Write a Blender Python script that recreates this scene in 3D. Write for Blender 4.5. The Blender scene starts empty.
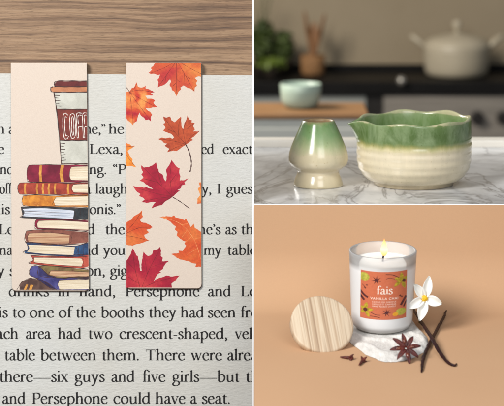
import bpy, bmesh, math, random
from mathutils import Vector, Matrix, noise
random.seed(7)
SC = bpy.context.scene
COL = SC.collection
R = math.radians

# ------------------------------------------------------------------ camera frame
F = 2286.0                     # focal length in photo pixels (photo is 504 x 406)
TH = R(9.5)
CAMZ = 1.75
CR = Vector((1, 0, 0)); CF = Vector((0, math.cos(TH), -math.sin(TH))); CU = Vector((0, math.sin(TH), math.cos(TH)))
CO = Vector((0, 0, CAMZ))
def W(px, py, d): return CO + CF*d + CR*((px-252)/F*d) + CU*((203-py)/F*d)
def ray(px, py): return CF + CR*((px-252)/F) + CU*((203-py)/F)
def hitz(px, py, z):
    r = ray(px, py); t = (z-CO.z)/r.z
    return CO + r*t
def frame(o, x, y, z):
    m = Matrix((x, y, z)).transposed().to_4x4(); m.translation = o; return m

cam_d = bpy.data.cameras.new('camera'); cam = bpy.data.objects.new('camera', cam_d); COL.objects.link(cam)
cam.matrix_world = frame(CO, CR, CU, -CF)
cam_d.sensor_width = 36; cam_d.sensor_fit = 'HORIZONTAL'; cam_d.lens = 36*F/504.0
cam_d.clip_start = .05; cam_d.clip_end = 60
cam_d.dof.use_dof = True; cam_d.dof.focus_distance = 2.35; cam_d.dof.aperture_fstop = cam_d.lens/13.5
SC.camera = cam
SC.view_settings.view_transform = 'Standard'; SC.view_settings.look = 'None'
SC.view_settings.exposure = 0; SC.view_settings.gamma = 1

# ------------------------------------------------------------------ materials
def s2l(c):
    return tuple(((v/255)/12.92 if v/255 <= .04045 else ((v/255+.055)/1.055)**2.4) for v in c)
def new_mat(name):
    m = bpy.data.materials.new(name); m.use_nodes = True
    nt = m.node_tree; b = nt.nodes['Principled BSDF']
    return m, nt, b
def N(nt, t, **kw):
    n = nt.nodes.new(t)
    for k, v in kw.items(): setattr(n, k, v)
    return n
def coords(nt, scale=(1, 1, 1), rot=(0, 0, 0)):
    tc = N(nt, 'ShaderNodeTexCoord'); mp = N(nt, 'ShaderNodeMapping')
    nt.links.new(tc.outputs['Object'], mp.inputs[0])
    mp.inputs['Scale'].default_value = scale; mp.inputs['Rotation'].default_value = rot
    return mp.outputs[0]
def noise_n(nt, vec, scale, detail=4, rough=.55, dist=0):
    n = N(nt, 'ShaderNodeTexNoise'); nt.links.new(vec, n.inputs['Vector'])
    n.inputs['Scale'].default_value = scale; n.inputs['Detail'].default_value = detail
    n.inputs['Roughness'].default_value = rough; n.inputs['Distortion'].default_value = dist
    return n.outputs['Fac']
def ramp(nt, fac, stops, interp='LINEAR'):
    r = N(nt, 'ShaderNodeValToRGB'); nt.links.new(fac, r.inputs[0]); r.color_ramp.interpolation = interp
    e = r.color_ramp.elements
    while len(e) < len(stops): e.new(.5)
    for i, (p, c) in enumerate(stops):
        e[i].position = p; e[i].color = tuple(c)+(1,) if len(c) == 3 else c
    return r.outputs[0]
def mixc(nt, a, b, fac, mode='MIX'):
    m = N(nt, 'ShaderNodeMix', data_type='RGBA', blend_type=mode)
    for s, v in ((m.inputs[0], fac), (m.inputs[6], a), (m.inputs[7], b)):
        if hasattr(v, 'links'): nt.links.new(v, s)
        else: s.default_value = v if isinstance(v, (int, float)) else tuple(v)+(1,)
    return m.outputs[2]
def bump(nt, b, h, strength, dist=.001):
    n = N(nt, 'ShaderNodeBump'); nt.links.new(h, n.inputs['Height'])
    n.inputs['Strength'].default_value = strength; n.inputs['Distance'].default_value = dist
    nt.links.new(n.outputs[0], b.inputs['Normal']); return n
def pm(name, c1, c2=None, scale=50, stretch=(1, 1, 1), rough=.6, bs=0, bscale=None, spec=.4, coat=0, lo=.35, hi=.65, metal=0, bd=.001, sub=0, rot=(0, 0, 0), dist=0):
    """plain procedural material: two tones blended by noise, optional bump"""
    m, nt, b = new_mat(name)
    v = coords(nt, stretch, rot)
    c1 = s2l(c1); c2 = s2l(c2) if c2 else tuple(x*.88 for x in c1)
    f = noise_n(nt, v, scale, 5, .6, dist)
    nt.links.new(ramp(nt, f, [(lo, c1), (hi, c2)]), b.inputs['Base Color'])
    b.inputs['Roughness'].default_value = rough; b.inputs['Specular IOR Level'].default_value = spec
    b.inputs['Coat Weight'].default_value = coat; b.inputs['Metallic'].default_value = metal
    if sub:
        b.inputs['Subsurface Weight'].default_value = sub; b.inputs['Subsurface Scale'].default_value = .01
    if bs: bump(nt, b, noise_n(nt, v, bscale or scale, 5, .6, dist), bs, bd)
    return m

# ------------------------------------------------------------------ object helpers
def link(name, me, m=None, parent=None, mw=None, smooth=False):
    o = bpy.data.objects.new(name, me); COL.objects.link(o)
    if m is not None:
        for mm in (m if isinstance(m, (list, tuple)) else [m]): me.materials.append(mm)
    if smooth:
        me.polygons.foreach_set('use_smooth', [True]*len(me.polygons))
    if parent is not None: o.parent = parent
    if mw is not None: o.matrix_world = mw
    return o
def obj(name, bm, m=None, parent=None, mw=None, smooth=False):
    me = bpy.data.meshes.new(name); bm.to_mesh(me); bm.free()
    return link(name, me, m, parent, mw, smooth)
def thing(name, label, cat, mw, group=None):
    o = bpy.data.objects.new(name, None); COL.objects.link(o); o.matrix_world = mw; o.empty_display_size = .01
    return tag(o, label, cat, group)
def tag(o, label=None, cat=None, group=None, kind=None):
    if label: o['label'] = label
    if cat: o['category'] = cat
    if group: o['group'] = group
    if kind: o['kind'] = kind
    return o
def box(bm, x0, x1, y0, y1, z0, z1):
    vs = [bm.verts.new(p) for p in ((x0,y0,z0),(x1,y0,z0),(x1,y1,z0),(x0,y1,z0),(x0,y0,z1),(x1,y0,z1),(x1,y1,z1),(x0,y1,z1))]
    for f in ((3,2,1,0),(4,5,6,7),(0,1,5,4),(1,2,6,5),(2,3,7,6),(3,0,4,7)): bm.faces.new([vs[i] for i in f])
    return bm
def bevel(o, w, seg=2):
    md = o.modifiers.new('bevel', 'BEVEL'); md.width = w; md.segments = seg; md.limit_method = 'ANGLE'; return o
def lathe(bm, prof, seg=64, cx=0, cy=0, cap0=False, cap1=False, fr=None):
    rings = []
    for k, (r, z) in enumerate(prof):
        ring = []
        for i in range(seg):
            a = 2*math.pi*i/seg
            p = Vector((cx+r*math.cos(a), cy+r*math.sin(a), z))
            if fr: p = fr(p, a, k, r, z)
            ring.append(bm.verts.new(p))
        rings.append(ring)
    for a, b in zip(rings, rings[1:]):
        for i in range(seg):
            j = (i+1) % seg
            bm.faces.new((a[i], a[j], b[j], b[i]))
    if cap0: bm.faces.new(list(reversed(rings[0])))
    if cap1: bm.faces.new(rings[-1])
    return bm
def cr(pts, n=6):
    """Catmull-Rom through points of any dimension"""
    P = [Vector(p) for p in pts]
    if len(P) < 3: return P
    out = []
    Q = [P[0]*2-P[1]] + P + [P[-1]*2-P[-2]]
    for i in range(1, len(Q)-2):
        for k in range(n):
            t = k/n; a, b, c, d = Q[i-1], Q[i], Q[i+1], Q[i+2]
            out.append(.5*((2*b)+(c-a)*t+(2*a-5*b+4*c-d)*t*t+(3*b-a-3*c+d)*t*t*t))
    out.append(P[-1]); return out
def tube(bm, pts, rad, seg=10, cap=True, smooth_n=6):
    """tube through (x,y,z) with radii list"""
    q = cr([tuple(p)+(r,) for p, r in zip(pts, rad)], smooth_n) if len(pts) > 2 else [Vector(tuple(p)+(r,)) for p, r in zip(pts, rad)]
    rings = []; up = None
    for i, v in enumerate(q):
        p = Vector(v[:3]); a = Vector(q[max(i-1, 0)][:3]); b = Vector(q[min(i+1, len(q)-1)][:3]); t = (b-a).normalized()
        if up is None: up = t.orthogonal().normalized()
        up = (up - t*up.dot(t)).normalized(); s = t.cross(up)
        rings.append([bm.verts.new(p+(up*math.cos(2*math.pi*k/seg)+s*math.sin(2*math.pi*k/seg))*max(v[3], 1e-5)) for k in range(seg)])
    for a, b in zip(rings, rings[1:]):
        for i in range(seg): bm.faces.new((a[i], a[(i+1) % seg], b[(i+1) % seg], b[i]))
    if cap: bm.faces.new(list(reversed(rings[0]))); bm.faces.new(rings[-1])
    return bm

# ------------------------------------------------------------------ flat print helpers (page, bookmarks, candle label)
def add_poly(bm, pts, z=0):
    vs = [bm.verts.new((p[0], p[1], z)) for p in pts]
    try: f = bm.faces.new(vs)
    except ValueError: return
    if f.calc_area() and f.normal.z < 0: pass
    f.normal_update()
    if f.normal.z < 0: f.normal_flip()
    if len(vs) > 4: bmesh.ops.triangulate(bm, faces=[f])
def add_ribbon(bm, pts, ws, z=0):
    n = len(pts); L = []; Rr = []
    for i in range(n):
        a = Vector(pts[max(i-1, 0)][:2]); b = Vector(pts[min(i+1, n-1)][:2]); t = b-a
        t = t.normalized() if t.length > 1e-9 else Vector((1, 0))
        nn = Vector((-t.y, t.x))*ws[i]*.5; p = Vector(pts[i][:2])
        L.append(p+nn); Rr.append(p-nn)
    for i in range(n-1):
        add_poly(bm, [L[i], Rr[i], Rr[i+1], L[i+1]], z)
def clip(bm, x0, x1, y0, y1):
    for co, no in (((x0, 0, 0), (-1, 0, 0)), ((x1, 0, 0), (1, 0, 0)), ((0, y0, 0), (0, -1, 0)), ((0, y1, 0), (0, 1, 0))):
        g = list(bm.verts)+list(bm.edges)+list(bm.faces)
        if g: bmesh.ops.bisect_plane(bm, geom=g, plane_co=co, plane_no=no, clear_outer=True, dist=1e-7)
    return bm

# old-style serif alphabet drawn with a broad nib; x-height = 1
T_, t_ = .235, .088
def nib(pts, sc=1.0, n=6):
    q = cr(pts, n); ws = []
    for i in range(len(q)):
        d = q[min(i+1, len(q)-1)] - q[max(i-1, 0)]
        ph = math.atan2(d.y, d.x)
        ws.append((t_+(T_-t_)*abs(math.sin(ph-R(14)))**1.2)*sc)
    return [(v.x, v.y) for v in q], ws
def ell(cx, cy, rx, ry, n=22, a0=0, a1=360):
    return [(cx+rx*math.cos(R(a0+(a1-a0)*i/n)), cy+ry*math.sin(R(a0+(a1-a0)*i/n))) for i in range(n+1)]
def S(*p): return ('s', p)
def V(x, a, b): return ('v', x, a, b)
def FT(x, y=0): return ('f', x, y)
def FL(x, y): return ('F', x, y)
def D(x, y, r=.105): return ('d', x, y, r)
ARCH = lambda x: [S((x+.06,.76),(x+.2,.93),(x+.38,.98),(x+.53,.9),(x+.59,.7),(x+.6,.5)), V(x+.6, 0, .62), FT(x+.6)]
GL = {
 'a': (.92, [S((.20,.80),(.30,.94),(.46,.98),(.60,.88),(.64,.66)), V(.64,.14,.7), S((.64,.22),(.70,.05),(.80,.03),(.92,.12)), S((.62,.58),(.38,.50),(.18,.36),(.15,.17),(.28,.03),(.46,.05),(.64,.2)), D(.2,.79,.09)]),
 'b': (1.06, [V(.22,.06,1.5), FL(.22,1.55), S((.24,.74),(.42,.96),(.66,.97),(.86,.76),(.91,.5),(.82,.2),(.6,.01),(.4,.0),(.2,.1))]),
 'c': (.86, [S((.76,.76),(.66,.93),(.5,.98),(.28,.9),(.13,.65),(.12,.38),(.26,.1),(.48,.01),(.66,.05),(.82,.2)), D(.73,.79,.09)]),
 'd': (1.08, [S((.8,.86),(.6,.98),(.38,.94),(.18,.72),(.13,.42),(.24,.12),(.44,.01),(.64,.07),(.8,.24)), V(.82,.04,1.5), FL(.82,1.55), ('p',[(.82,.1),(1.02,.08),(1.02,.03),(.82,-.02)])]),
 'e': (.88, [('r',[(.14,.56),(.78,.62)],.06), S((.76,.61),(.7,.86),(.5,.98),(.28,.9),(.13,.64),(.13,.36),(.28,.09),(.5,.01),(.68,.06),(.82,.2))]),
 'f': (.60, [V(.28,0,1.2), S((.28,1.1),(.33,1.4),(.46,1.55),(.66,1.55)), D(.68,1.48,.09), ('r',[(.06,.94),(.58,.94)],.08), FT(.28)]),
 'g': (.96, [S(*ell(.43,.66,.28,.31,12)), S((.62,.88),(.75,.92),(.92,.9)), S((.26,.44),(.16,.3),(.24,.16),(.5,.1),(.74,.05),(.86,-.12),(.82,-.34),(.6,-.5),(.34,-.52),(.13,-.42),(.1,-.25),(.22,-.08),(.36,.06))]),
 'h': (1.08, [V(.22,0,1.5), FL(.22,1.55), FT(.22)]+ARCH(.22)),
 'i': (.47, [V(.23,0,.95), FL(.23,1), FT(.23), D(.22,1.36,.11)]),
 'k': (1.04, [V(.22,0,1.5), FL(.22,1.55), FT(.22), ('r',[(.28,.45),(.78,.92)],.07), ('r',[(.62,.95),(.95,.95)],.06), S((.4,.56),(.62,.3),(.92,.0)), FT(.88)]),
 'l': (.47, [V(.23,0,1.5), FL(.23,1.55), FT(.23)]),
 'm': (1.64, [V(.22,0,.95), FL(.22,1), FT(.22)]+ARCH(.22)+ARCH(.80)),
 'n': (1.08, [V(.22,0,.95), FL(.22,1), FT(.22)]+ARCH(.22)),
 'o': (1.0, [S(*ell(.5,.49,.37,.49,16))]),
 'p': (1.08, [V(.24,-.56,.92), FL(.24,1), FT(.24,-.58), S((.26,.76),(.44,.96),(.68,.97),(.88,.76),(.93,.48),(.84,.18),(.62,.01),(.42,.0),(.26,.1))]),
 'r': (.72, [V(.22,0,.95), FL(.22,1), FT(.22), S((.26,.7),(.38,.92),(.52,.98),(.62,.94)), D(.6,.88,.1)]),
 's': (.74, [S((.6,.76),(.52,.92),(.36,.98),(.2,.88),(.18,.7),(.36,.55),(.56,.4),(.63,.22),(.52,.05),(.34,.0),(.18,.06),(.11,.24)), ('r',[(.6,.74),(.61,.95)],.05), ('r',[(.11,.04),(.11,.27)],.05)]),
 't': (.62, [V(.27,.14,1.1), ('p',[(.04,.9),(.18,1.0),(.34,1.28),(.36,.9)]), ('r',[(.05,.94),(.58,.94)],.08), S((.27,.26),(.31,.08),(.42,.02),(.58,.1))]),
 'u': (1.08, [V(.22,.25,.95), FL(.22,1), S((.22,.36),(.26,.12),(.4,.02),(.58,.05),(.8,.22)), V(.82,.04,.95), FL(.82,1), ('p',[(.82,.1),(1.02,.08),(1.02,.03),(.82,-.02)])]),
 'v': (.94, [('r',[(.14,.96),(.48,.0)],.225), ('r',[(.48,.02),(.8,.96)],.095), ('r',[(.0,.96),(.32,.96)],.08), ('r',[(.64,.96),(.94,.96)],.08)]),
 'w': (1.42, [('r',[(.14,.96),(.46,.0)],.225), ('r',[(.46,.02),(.72,.94)],.095), ('r',[(.66,.96),(.96,.0)],.225), ('r',[(.96,.02),(1.26,.96)],.095), ('r',[(.0,.96),(.32,.96)],.08), ('r',[(.52,.96),(.84,.96)],.08), ('r',[(1.12,.96),(1.42,.96)],.08)]),
 'x': (.94, [('r',[(.14,.96),(.78,.02)],.225), ('r',[(.14,.02),(.76,.96)],.095), ('r',[(.0,.96),(.32,.96)],.08), ('r',[(.6,.96),(.9,.96)],.08), ('r',[(.0,.03),(.3,.03)],.08), ('r',[(.6,.03),(.94,.03)],.08)]),
 'y': (.94, [('r',[(.14,.96),(.5,.02)],.225), S((.8,.96),(.5,.1),(.36,-.3),(.2,-.5),(.08,-.5)), D(.09,-.46,.09), ('r',[(.0,.96),(.32,.96)],.08), ('r',[(.64,.96),(.94,.96)],.08)]),
 'L': (1.18, [V(.32,0,1.42), FT(.32), ('r',[(.1,1.4),(.56,1.4)],.085), ('r',[(.3,.04),(1.05,.04)],.075), ('p',[(.85,.02),(1.08,.02),(1.14,.36),(1.1,.36)])]),
 'P': (1.14, [V(.32,0,1.42), FT(.32), ('r',[(.1,1.4),(.6,1.4)],.06), S((.4,1.39),(.7,1.4),(.98,1.28),(1.04,1.03),(.94,.76),(.68,.63),(.42,.66))]),
 'I': (.62, [V(.31,0,1.42), FT(.31), ('r',[(.08,1.4),(.54,1.4)],.06)]),
 'T': (1.26, [V(.63,0,1.42), FT(.63), ('r',[(.08,1.38),(1.18,1.38)],.1), ('p',[(.05,1.42),(.14,1.42),(.11,1.08),(.07,1.08)]), ('p',[(1.12,1.42),(1.21,1.42),(1.19,1.08),(1.15,1.08)])]),
 'A': (1.3, [('r',[(.1,0),(.65,1.42)],.07), ('r',[(.62,1.42),(1.16,0)],.18), ('r',[(.3,.5),(.96,.5)],.06), ('r',[(.0,.03),(.34,.03)],.06), ('r',[(.92,.03),(1.32,.03)],.06)]),
 'H': (1.4, [V(.3,0,1.42), V(1.1,0,1.42), FT(.3), FT(1.1), ('r',[(.3,.74),(1.1,.74)],.07)]),
 '.': (.42, [D(.2,.08,.12)]),
 ',': (.42, [D(.2,.08,.12), S((.28,.06),(.26,-.12),(.12,-.28))]),
 "'": (.36, [D(.18,1.36,.11), S((.27,1.34),(.24,1.18),(.12,1.06))]),
 '>': (.66, [D(.16,1.36,.11), S((.25,1.34),(.22,1.18),(.1,1.06)), D(.48,1.36,.11), S((.57,1.34),(.54,1.18),(.42,1.06))]),
 '<': (.66, [D(.2,1.12,.11), S((.11,1.14),(.14,1.3),(.26,1.42)), D(.52,1.12,.11), S((.43,1.14),(.46,1.3),(.58,1.42))]),
 '-': (.62, [('r',[(.08,.46),(.54,.46)],.1)]),
 '_': (2.2, [('r',[(.02,.46),(2.18,.46)],.10)]),
}
def glyph(bm, ch, ox, oy, sx, sy, z):
    adv, els = GL[ch]
    X = lambda p: (ox+p[0]*sx, oy+p[1]*sy)
    def rib(pts, ws):
        add_ribbon(bm, [X(p) for p in pts], [w*sy for w in ws], z)
    for e in els:
        k = e[0]
        if k == 's': rib(*nib(e[1], 1, 4))
        elif k == 'v': add_poly(bm, [X(p) for p in ((e[1]-T_/2,e[2]),(e[1]+T_/2,e[2]),(e[1]+T_/2*.95,e[3]),(e[1]-T_/2*.95,e[3]))], z)
        elif k == 'f':
            x, y = e[1], e[2]
            add_poly(bm, [X(p) for p in ((x-.23,y),(x+.23,y),(x+.22,y+.045),(x+.1,y+.1),(x-.1,y+.1),(x-.22,y+.045))], z)
        elif k == 'F':
            x, y = e[1], e[2]
            add_poly(bm, [X(p) for p in ((x-.24,y-.13),(x-.09,y-.2),(x+.09,y-.16),(x+.09,y+.01))], z)
        elif k == 'd': add_poly(bm, [X(p) for p in ell(e[1], e[2], e[3], e[3], 9)[:-1]], z)
        elif k == 'p': add_poly(bm, [X(p) for p in e[1]], z)
        elif k == 'r': rib(e[1], [e[2]]*len(e[1]))
    return adv
def word(bm, txt, x0, x1, base, xh, z, k=1.03, up=-1):
    """letters between x0 and x1 (photo px); up=-1 : photo rows grow downwards"""
    n = sum(GL[c][0] for c in txt)
    nat = n*xh*k
    if x1 is None: x1 = x0+nat
    if x0 is None: x0 = x1-nat
    sx = (x1-x0+.1*xh)/n; x = x0-.05*xh
    for c in txt:
        x += glyph(bm, c, x, -base, sx, xh, z)*sx

# ================================================================== LEFT PANEL : open book with two bookmarks
DL = 2.43; sL = DL/F
def LW(px, py, z=0): return W(252, 203, DL) + CR*((px-252)*sL) + CU*((203-py)*sL) - CF*z
LM = lambda px, py, z=0: frame(LW(px, py, z), CR, CU, -CF)
def Lbm(bm, ox, oy):
    """photo px coordinates (x, -y) -> metres around (ox, oy)"""
    for v in bm.verts: v.co = Vector(((v.co.x-ox)*sL, (v.co.y+oy)*sL, v.co.z))
    return bm

# wood table
m, nt, b = new_mat('oak_table')
v = coords(nt, (1, 1, 1))
warp = noise_n(nt, coords(nt, (3, 9, 9)), 1.6, 3, .5)
cx = N(nt, 'ShaderNodeCombineXYZ'); sub = N(nt, 'ShaderNodeVectorMath', operation='ADD')
mm = N(nt, 'ShaderNodeMath', operation='MULTIPLY'); nt.links.new(warp, mm.inputs[0]); mm.inputs[1].default_value = .014
nt.links.new(mm.outputs[0], cx.inputs[1]); nt.links.new(v, sub.inputs[0]); nt.links.new(cx.outputs[0], sub.inputs[1])
mp = N(nt, 'ShaderNodeMapping'); nt.links.new(sub.outputs[0], mp.inputs[0]); mp.inputs['Scale'].default_value = (2.6, 150, 20)
g1 = noise_n(nt, mp.outputs[0], 1.0, 6, .66)
mp2 = N(nt, 'ShaderNodeMapping'); nt.links.new(sub.outputs[0], mp2.inputs[0]); mp2.inputs['Scale'].default_value = (30, 800, 20)
g2 = noise_n(nt, mp2.outputs[0], 1.0, 6, .7)
base = ramp(nt, g1, [(.35, s2l((80, 56, 38))), (.44, s2l((124, 94, 67))), (.52, s2l((148, 117, 87))), (.72, s2l((163, 133, 102)))])
fine = ramp(nt, g2, [(.36, (.52, .47, .42)), (.50, (.96, .96, .96)), (.64, (1.12, 1.12, 1.10))])
pore = noise_n(nt, coords(nt, (130, 1500, 60)), 1.0, 3, .6)
cw = mixc(nt, base, fine, .8, 'MULTIPLY'); cw = mixc(nt, cw, ramp(nt, pore, [(.33, (.55, .5, .45)), (.43, (1, 1, 1))]), .8, 'MULTIPLY')
nt.links.new(cw, b.inputs['Base Color'])
b.inputs['Roughness'].default_value = .55
bump(nt, b, g2, .35, .0006)
M_wood = m
bm = bmesh.new(); box(bm, -120, 252.9, -470, 60, -.030, -.0052); Lbm(bm, 100, 203)
tag(obj('table_top', bm, M_wood, None, LM(100, 203)), kind='structure')

# page
m, nt, b = new_mat('laid_paper')
v = coords(nt, (150, 520, 60), (0, 0, R(-3)))
f1 = noise_n(nt, v, 1.0, 5, .72, .15)
f2 = noise_n(nt, coords(nt, (1, 1, 1)), 900, 2, .5)
f3 = noise_n(nt, coords(nt, (1, 1, 1)), 9, 2, .5)
c = ramp(nt, f3, [(.35, s2l((205, 202, 194))), (.65, s2l((209, 208, 203)))])
c = mixc(nt, c, ramp(nt, f1, [(.3, (.93, .93, .925)), (.6, (1, 1, 1))]), 1.0, 'MULTIPLY')
nt.links.new(c, b.inputs['Base Color']); b.inputs['Roughness'].default_value = .85; b.inputs['Specular IOR Level'].default_value = .15
ad = N(nt, 'ShaderNodeMath', operation='MULTIPLY_ADD'); nt.links.new(f2, ad.inputs[0]); ad.inputs[1].default_value = .22; nt.links.new(f1, ad.inputs[2])
bump(nt, b, ad.outputs[0], .55, .0015)
M_page = m
M_ink = pm('black_ink', (30, 29, 29), (50, 48, 47), scale=900, rough=.7, spec=.2)
BOOK = thing('book', 'open book page of cream textured paper printed with black serif text', 'book', LM(120, 406))
def slab_page(y_off, z0, z1):
    bm = bmesh.new(); pts = [(-60, -73.2), (60, -73.6), (150, -74.6), (252.9, -75.2), (252.9, -470), (-60, -470)]
    pts = [(x, y+y_off) for x, y in pts]
    top = [bm.verts.new((x, y, z1)) for x, y in pts]; bot = [bm.verts.new((x, y, z0)) for x, y in pts]
    bm.faces.new(list(reversed(top))); bm.faces.new(bot)
    for i in range(len(pts)):
        j = (i+1) % len(pts); bm.faces.new((top[i], top[j], bot[j], bot[i]))
    bmesh.ops.recalc_face_normals(bm, faces=bm.faces)
    return Lbm(bm, 120, 406)
PAGE = obj('page', slab_page(0, -.0012, 0), M_page, BOOK); PAGE.matrix_world = LM(120, 406)
obj('page_block', slab_page(-1.2, -.0050, -.0014), M_page, BOOK).matrix_world = LM(120, 406)

LINES = [
 (133.6, 6.7, [('on', None, 4.6), ('a', 8.6, None), ('me,>', None, 105.3), ('he', 108.9, 123.9)]),
 (153.8, 6.8, [('the', None, 4.0), ('Lexa,', 89.4, 122.6), ('ed', 201.3, 213.9), ('exactly', 223, None)]),
 (174.0, 6.8, [('nd', .2, 13.5), ('ing.', None, 106.6), ('<P', 113, None)]),
 (193.6, 6.9, [('off', 0, 11.2), ('a', None, 90.9), ('laughed', 95.6, None), ('y,', 202.3, 211.2), ('I', 217, 221), ('guess', 226.6, None)]),
 (214.0, 6.9, [('his', None, 9.8), ('Adonis.>', None, 120.6)]),
 (234.2, 7.0, [('Lexa', -1.2, None), ('and', None, 94.8), ('the', 105.5, 124.6), ("she's", None, 220.4), ('as', 225.4, 236.4), ('the', 241.4, None)]),
 (254.8, 7.0, [('na', -.5, 12.6), ('and', None, 98.7), ('you', 103.6, None), ('my', 204, 221), ('table', 227.6, 256)]),
 (275.6, 7.1, [('y', -2.2, 4.2), ('s', 9.5, None), ('on,', None, 104.8), ('giggled', 110.4, None)]),
 (296.3, 7.2, [('drinks', 8.8, 48.8), ('in', 58.2, 69.6), ('hand,', 79.6, 115.2), ('Persephone', 125.2, 199.2), ('and', 208, 230.8), ('Lexa', 240.8, None)]),
 (317.4, 7.3, [('this', None, 7.6), ('to', 12.6, 25.2), ('one', 29.8, 53.8), ('of', 58.7, 71.6), ('the', 76, 95.8), ('booths', 101.2, 143.8), ('they', 149, 175.9), ('had', 181, 203.8), ('seen', 208, 235.6), ('from', 240.8, None)]),
 (338.8, 7.4, [('each', None, 18.2), ('area', 26, 50.6), ('had', 58.3, 81.2), ('two', 88.5, 112.4), ('crescent-shaped,', 119.8, 227.3), ('velvet', 235.2, None)]),
 (360.3, 7.5, [('table', 4.7, 34.8), ('between', 40.8, 96.1), ('them.', 102, 139.2), ('There', 145.7, 184.8), ('were', 191.2, 221.8), ('already', 227.4, None)]),
 (381.8, 7.6, [('there_six', -.4, 67.9), ('guys', 75, 104.5), ('and', 111.5, 134.5), ('five', 142.7, 165.2), ('girls_but', 172.6, 239.2), ('the', 246, None)]),
 (403.7, 7.6, [('and', 2.3, 25.4), ('Persephone', 31.7, 107.4), ('could', 113.7, 150.4), ('have', 155.7, 185.2), ('a', 190.4, 196.4), ('seat.', 202, 230.2)]),
]
for base_y, xh, ws in LINES:
    for w in ws:
        bm = bmesh.new(); word(bm, w[0], w[1], w[2], base_y, xh, .00012)
        clip(bm, -30, 252.8, -460, -60)
        Lbm(bm, 120, 406)
        obj('printed_word', bm, M_ink, PAGE).matrix_world = LM(120, 406)

# ---- bookmarks
m, nt, b = new_mat('cream_card')
f = noise_n(nt, coords(nt), 1300, 3, .6)
nt.links.new(ramp(nt, f, [(.3, s2l((206, 189, 174))), (.65, s2l((215, 199, 184)))]), b.inputs['Base Color'])
b.inputs['Roughness'].default_value = .6; b.inputs['Specular IOR Level'].default_value = .3
bump(nt, b, f, .25, .0006)
M_card = m
M_core = pm('brown_card_edge', (88, 66, 50), (60, 44, 34), scale=300, rough=.8)
def rounded(x0, x1t, x0b, x1b, yt, yb, r):
    pts = [(x0, -yt), (x1t, -yt)]
    pts += [(x1b-r+r*math.sin(R(a)), -(yb-r+r*math.cos(R(a)))) for a in (90, 68, 45, 22, 0)]
    pts += [(x0b+r-r*math.sin(R(a)), -(yb-r+r*math.cos(R(a)))) for a in (0, 22, 45, 68, 90)]
    return pts
def prism(pts, z0, z1):
    bm = bmesh.new()
    top = [bm.verts.new((x, y, z1)) for x, y in pts]; bot = [bm.verts.new((x, y, z0)) for x, y in pts]
    bm.faces.new(top); bm.faces.new(list(reversed(bot)))
    for i in range(len(pts)):
        j = (i+1) % len(pts); bm.faces.new((top[i], bot[i], bot[j], top[j]))
    bmesh.ops.recalc_face_normals(bm, faces=bm.faces)
    return bm
ZB = .0026     # face of the bookmark above the page
def bookmark(label, x0, x1t, x0b, x1b, yt, yb, tl=0):
    ox, oy = (x0+x1b)/2, yb
    root = thing('bookmark', label, 'bookmark', LM(ox, oy), 'magnetic bookmarks clipped over the page')
    mw = LM(ox, oy)
    def part(name, bm, mat, parent=root, smooth=False):
        if name not in ('magnet_layer', 'front_panel', 'fold'):
            for v in bm.verts: v.co.x = min(v.co.x, x1t+(x1b-x1t)*(-v.co.y-yt)/(yb-yt)-.25)
        o = obj(name, Lbm(bm, ox, oy), mat, parent, None, smooth); o.matrix_world = mw; return o
    pts = rounded(x0, x1t, x0b, x1b, yt+1.6, yb, 4.2)
    part('magnet_layer', prism([(x+(.35 if x > ox else -.0), y-(.9 if y < -(yb-5) else 0)) for x, y in pts], .0003, ZB-.0007), M_core)
    o = part('front_panel', prism(pts, ZB-.0006, ZB), M_card); bevel(o, .0002, 2)
    # fold rolling over the top of the page
    bm = bmesh.new(); rr = (ZB+.0046)/2; n = 14; rows = []
    for i in range(n+1):
        a = R(180*i/n); z = ZB-rr+rr*math.cos(a); dy = 1.6*math.sin(a)
        rows.append([bm.verts.new((xx, -(yt+1.6-dy+(0 if xx < ox else tl*0)), z)) for xx in (x0, x1t)])
    for a_, b_ in zip(rows, rows[1:]): bm.faces.new((a_[0], a_[1], b_[1], b_[0]))
    bmesh.ops.recalc_face_normals(bm, faces=bm.faces)
    part('fold', bm, M_card, smooth=True)
    return root, part, (x0, x1t, x1b, yt, yb)

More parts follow.
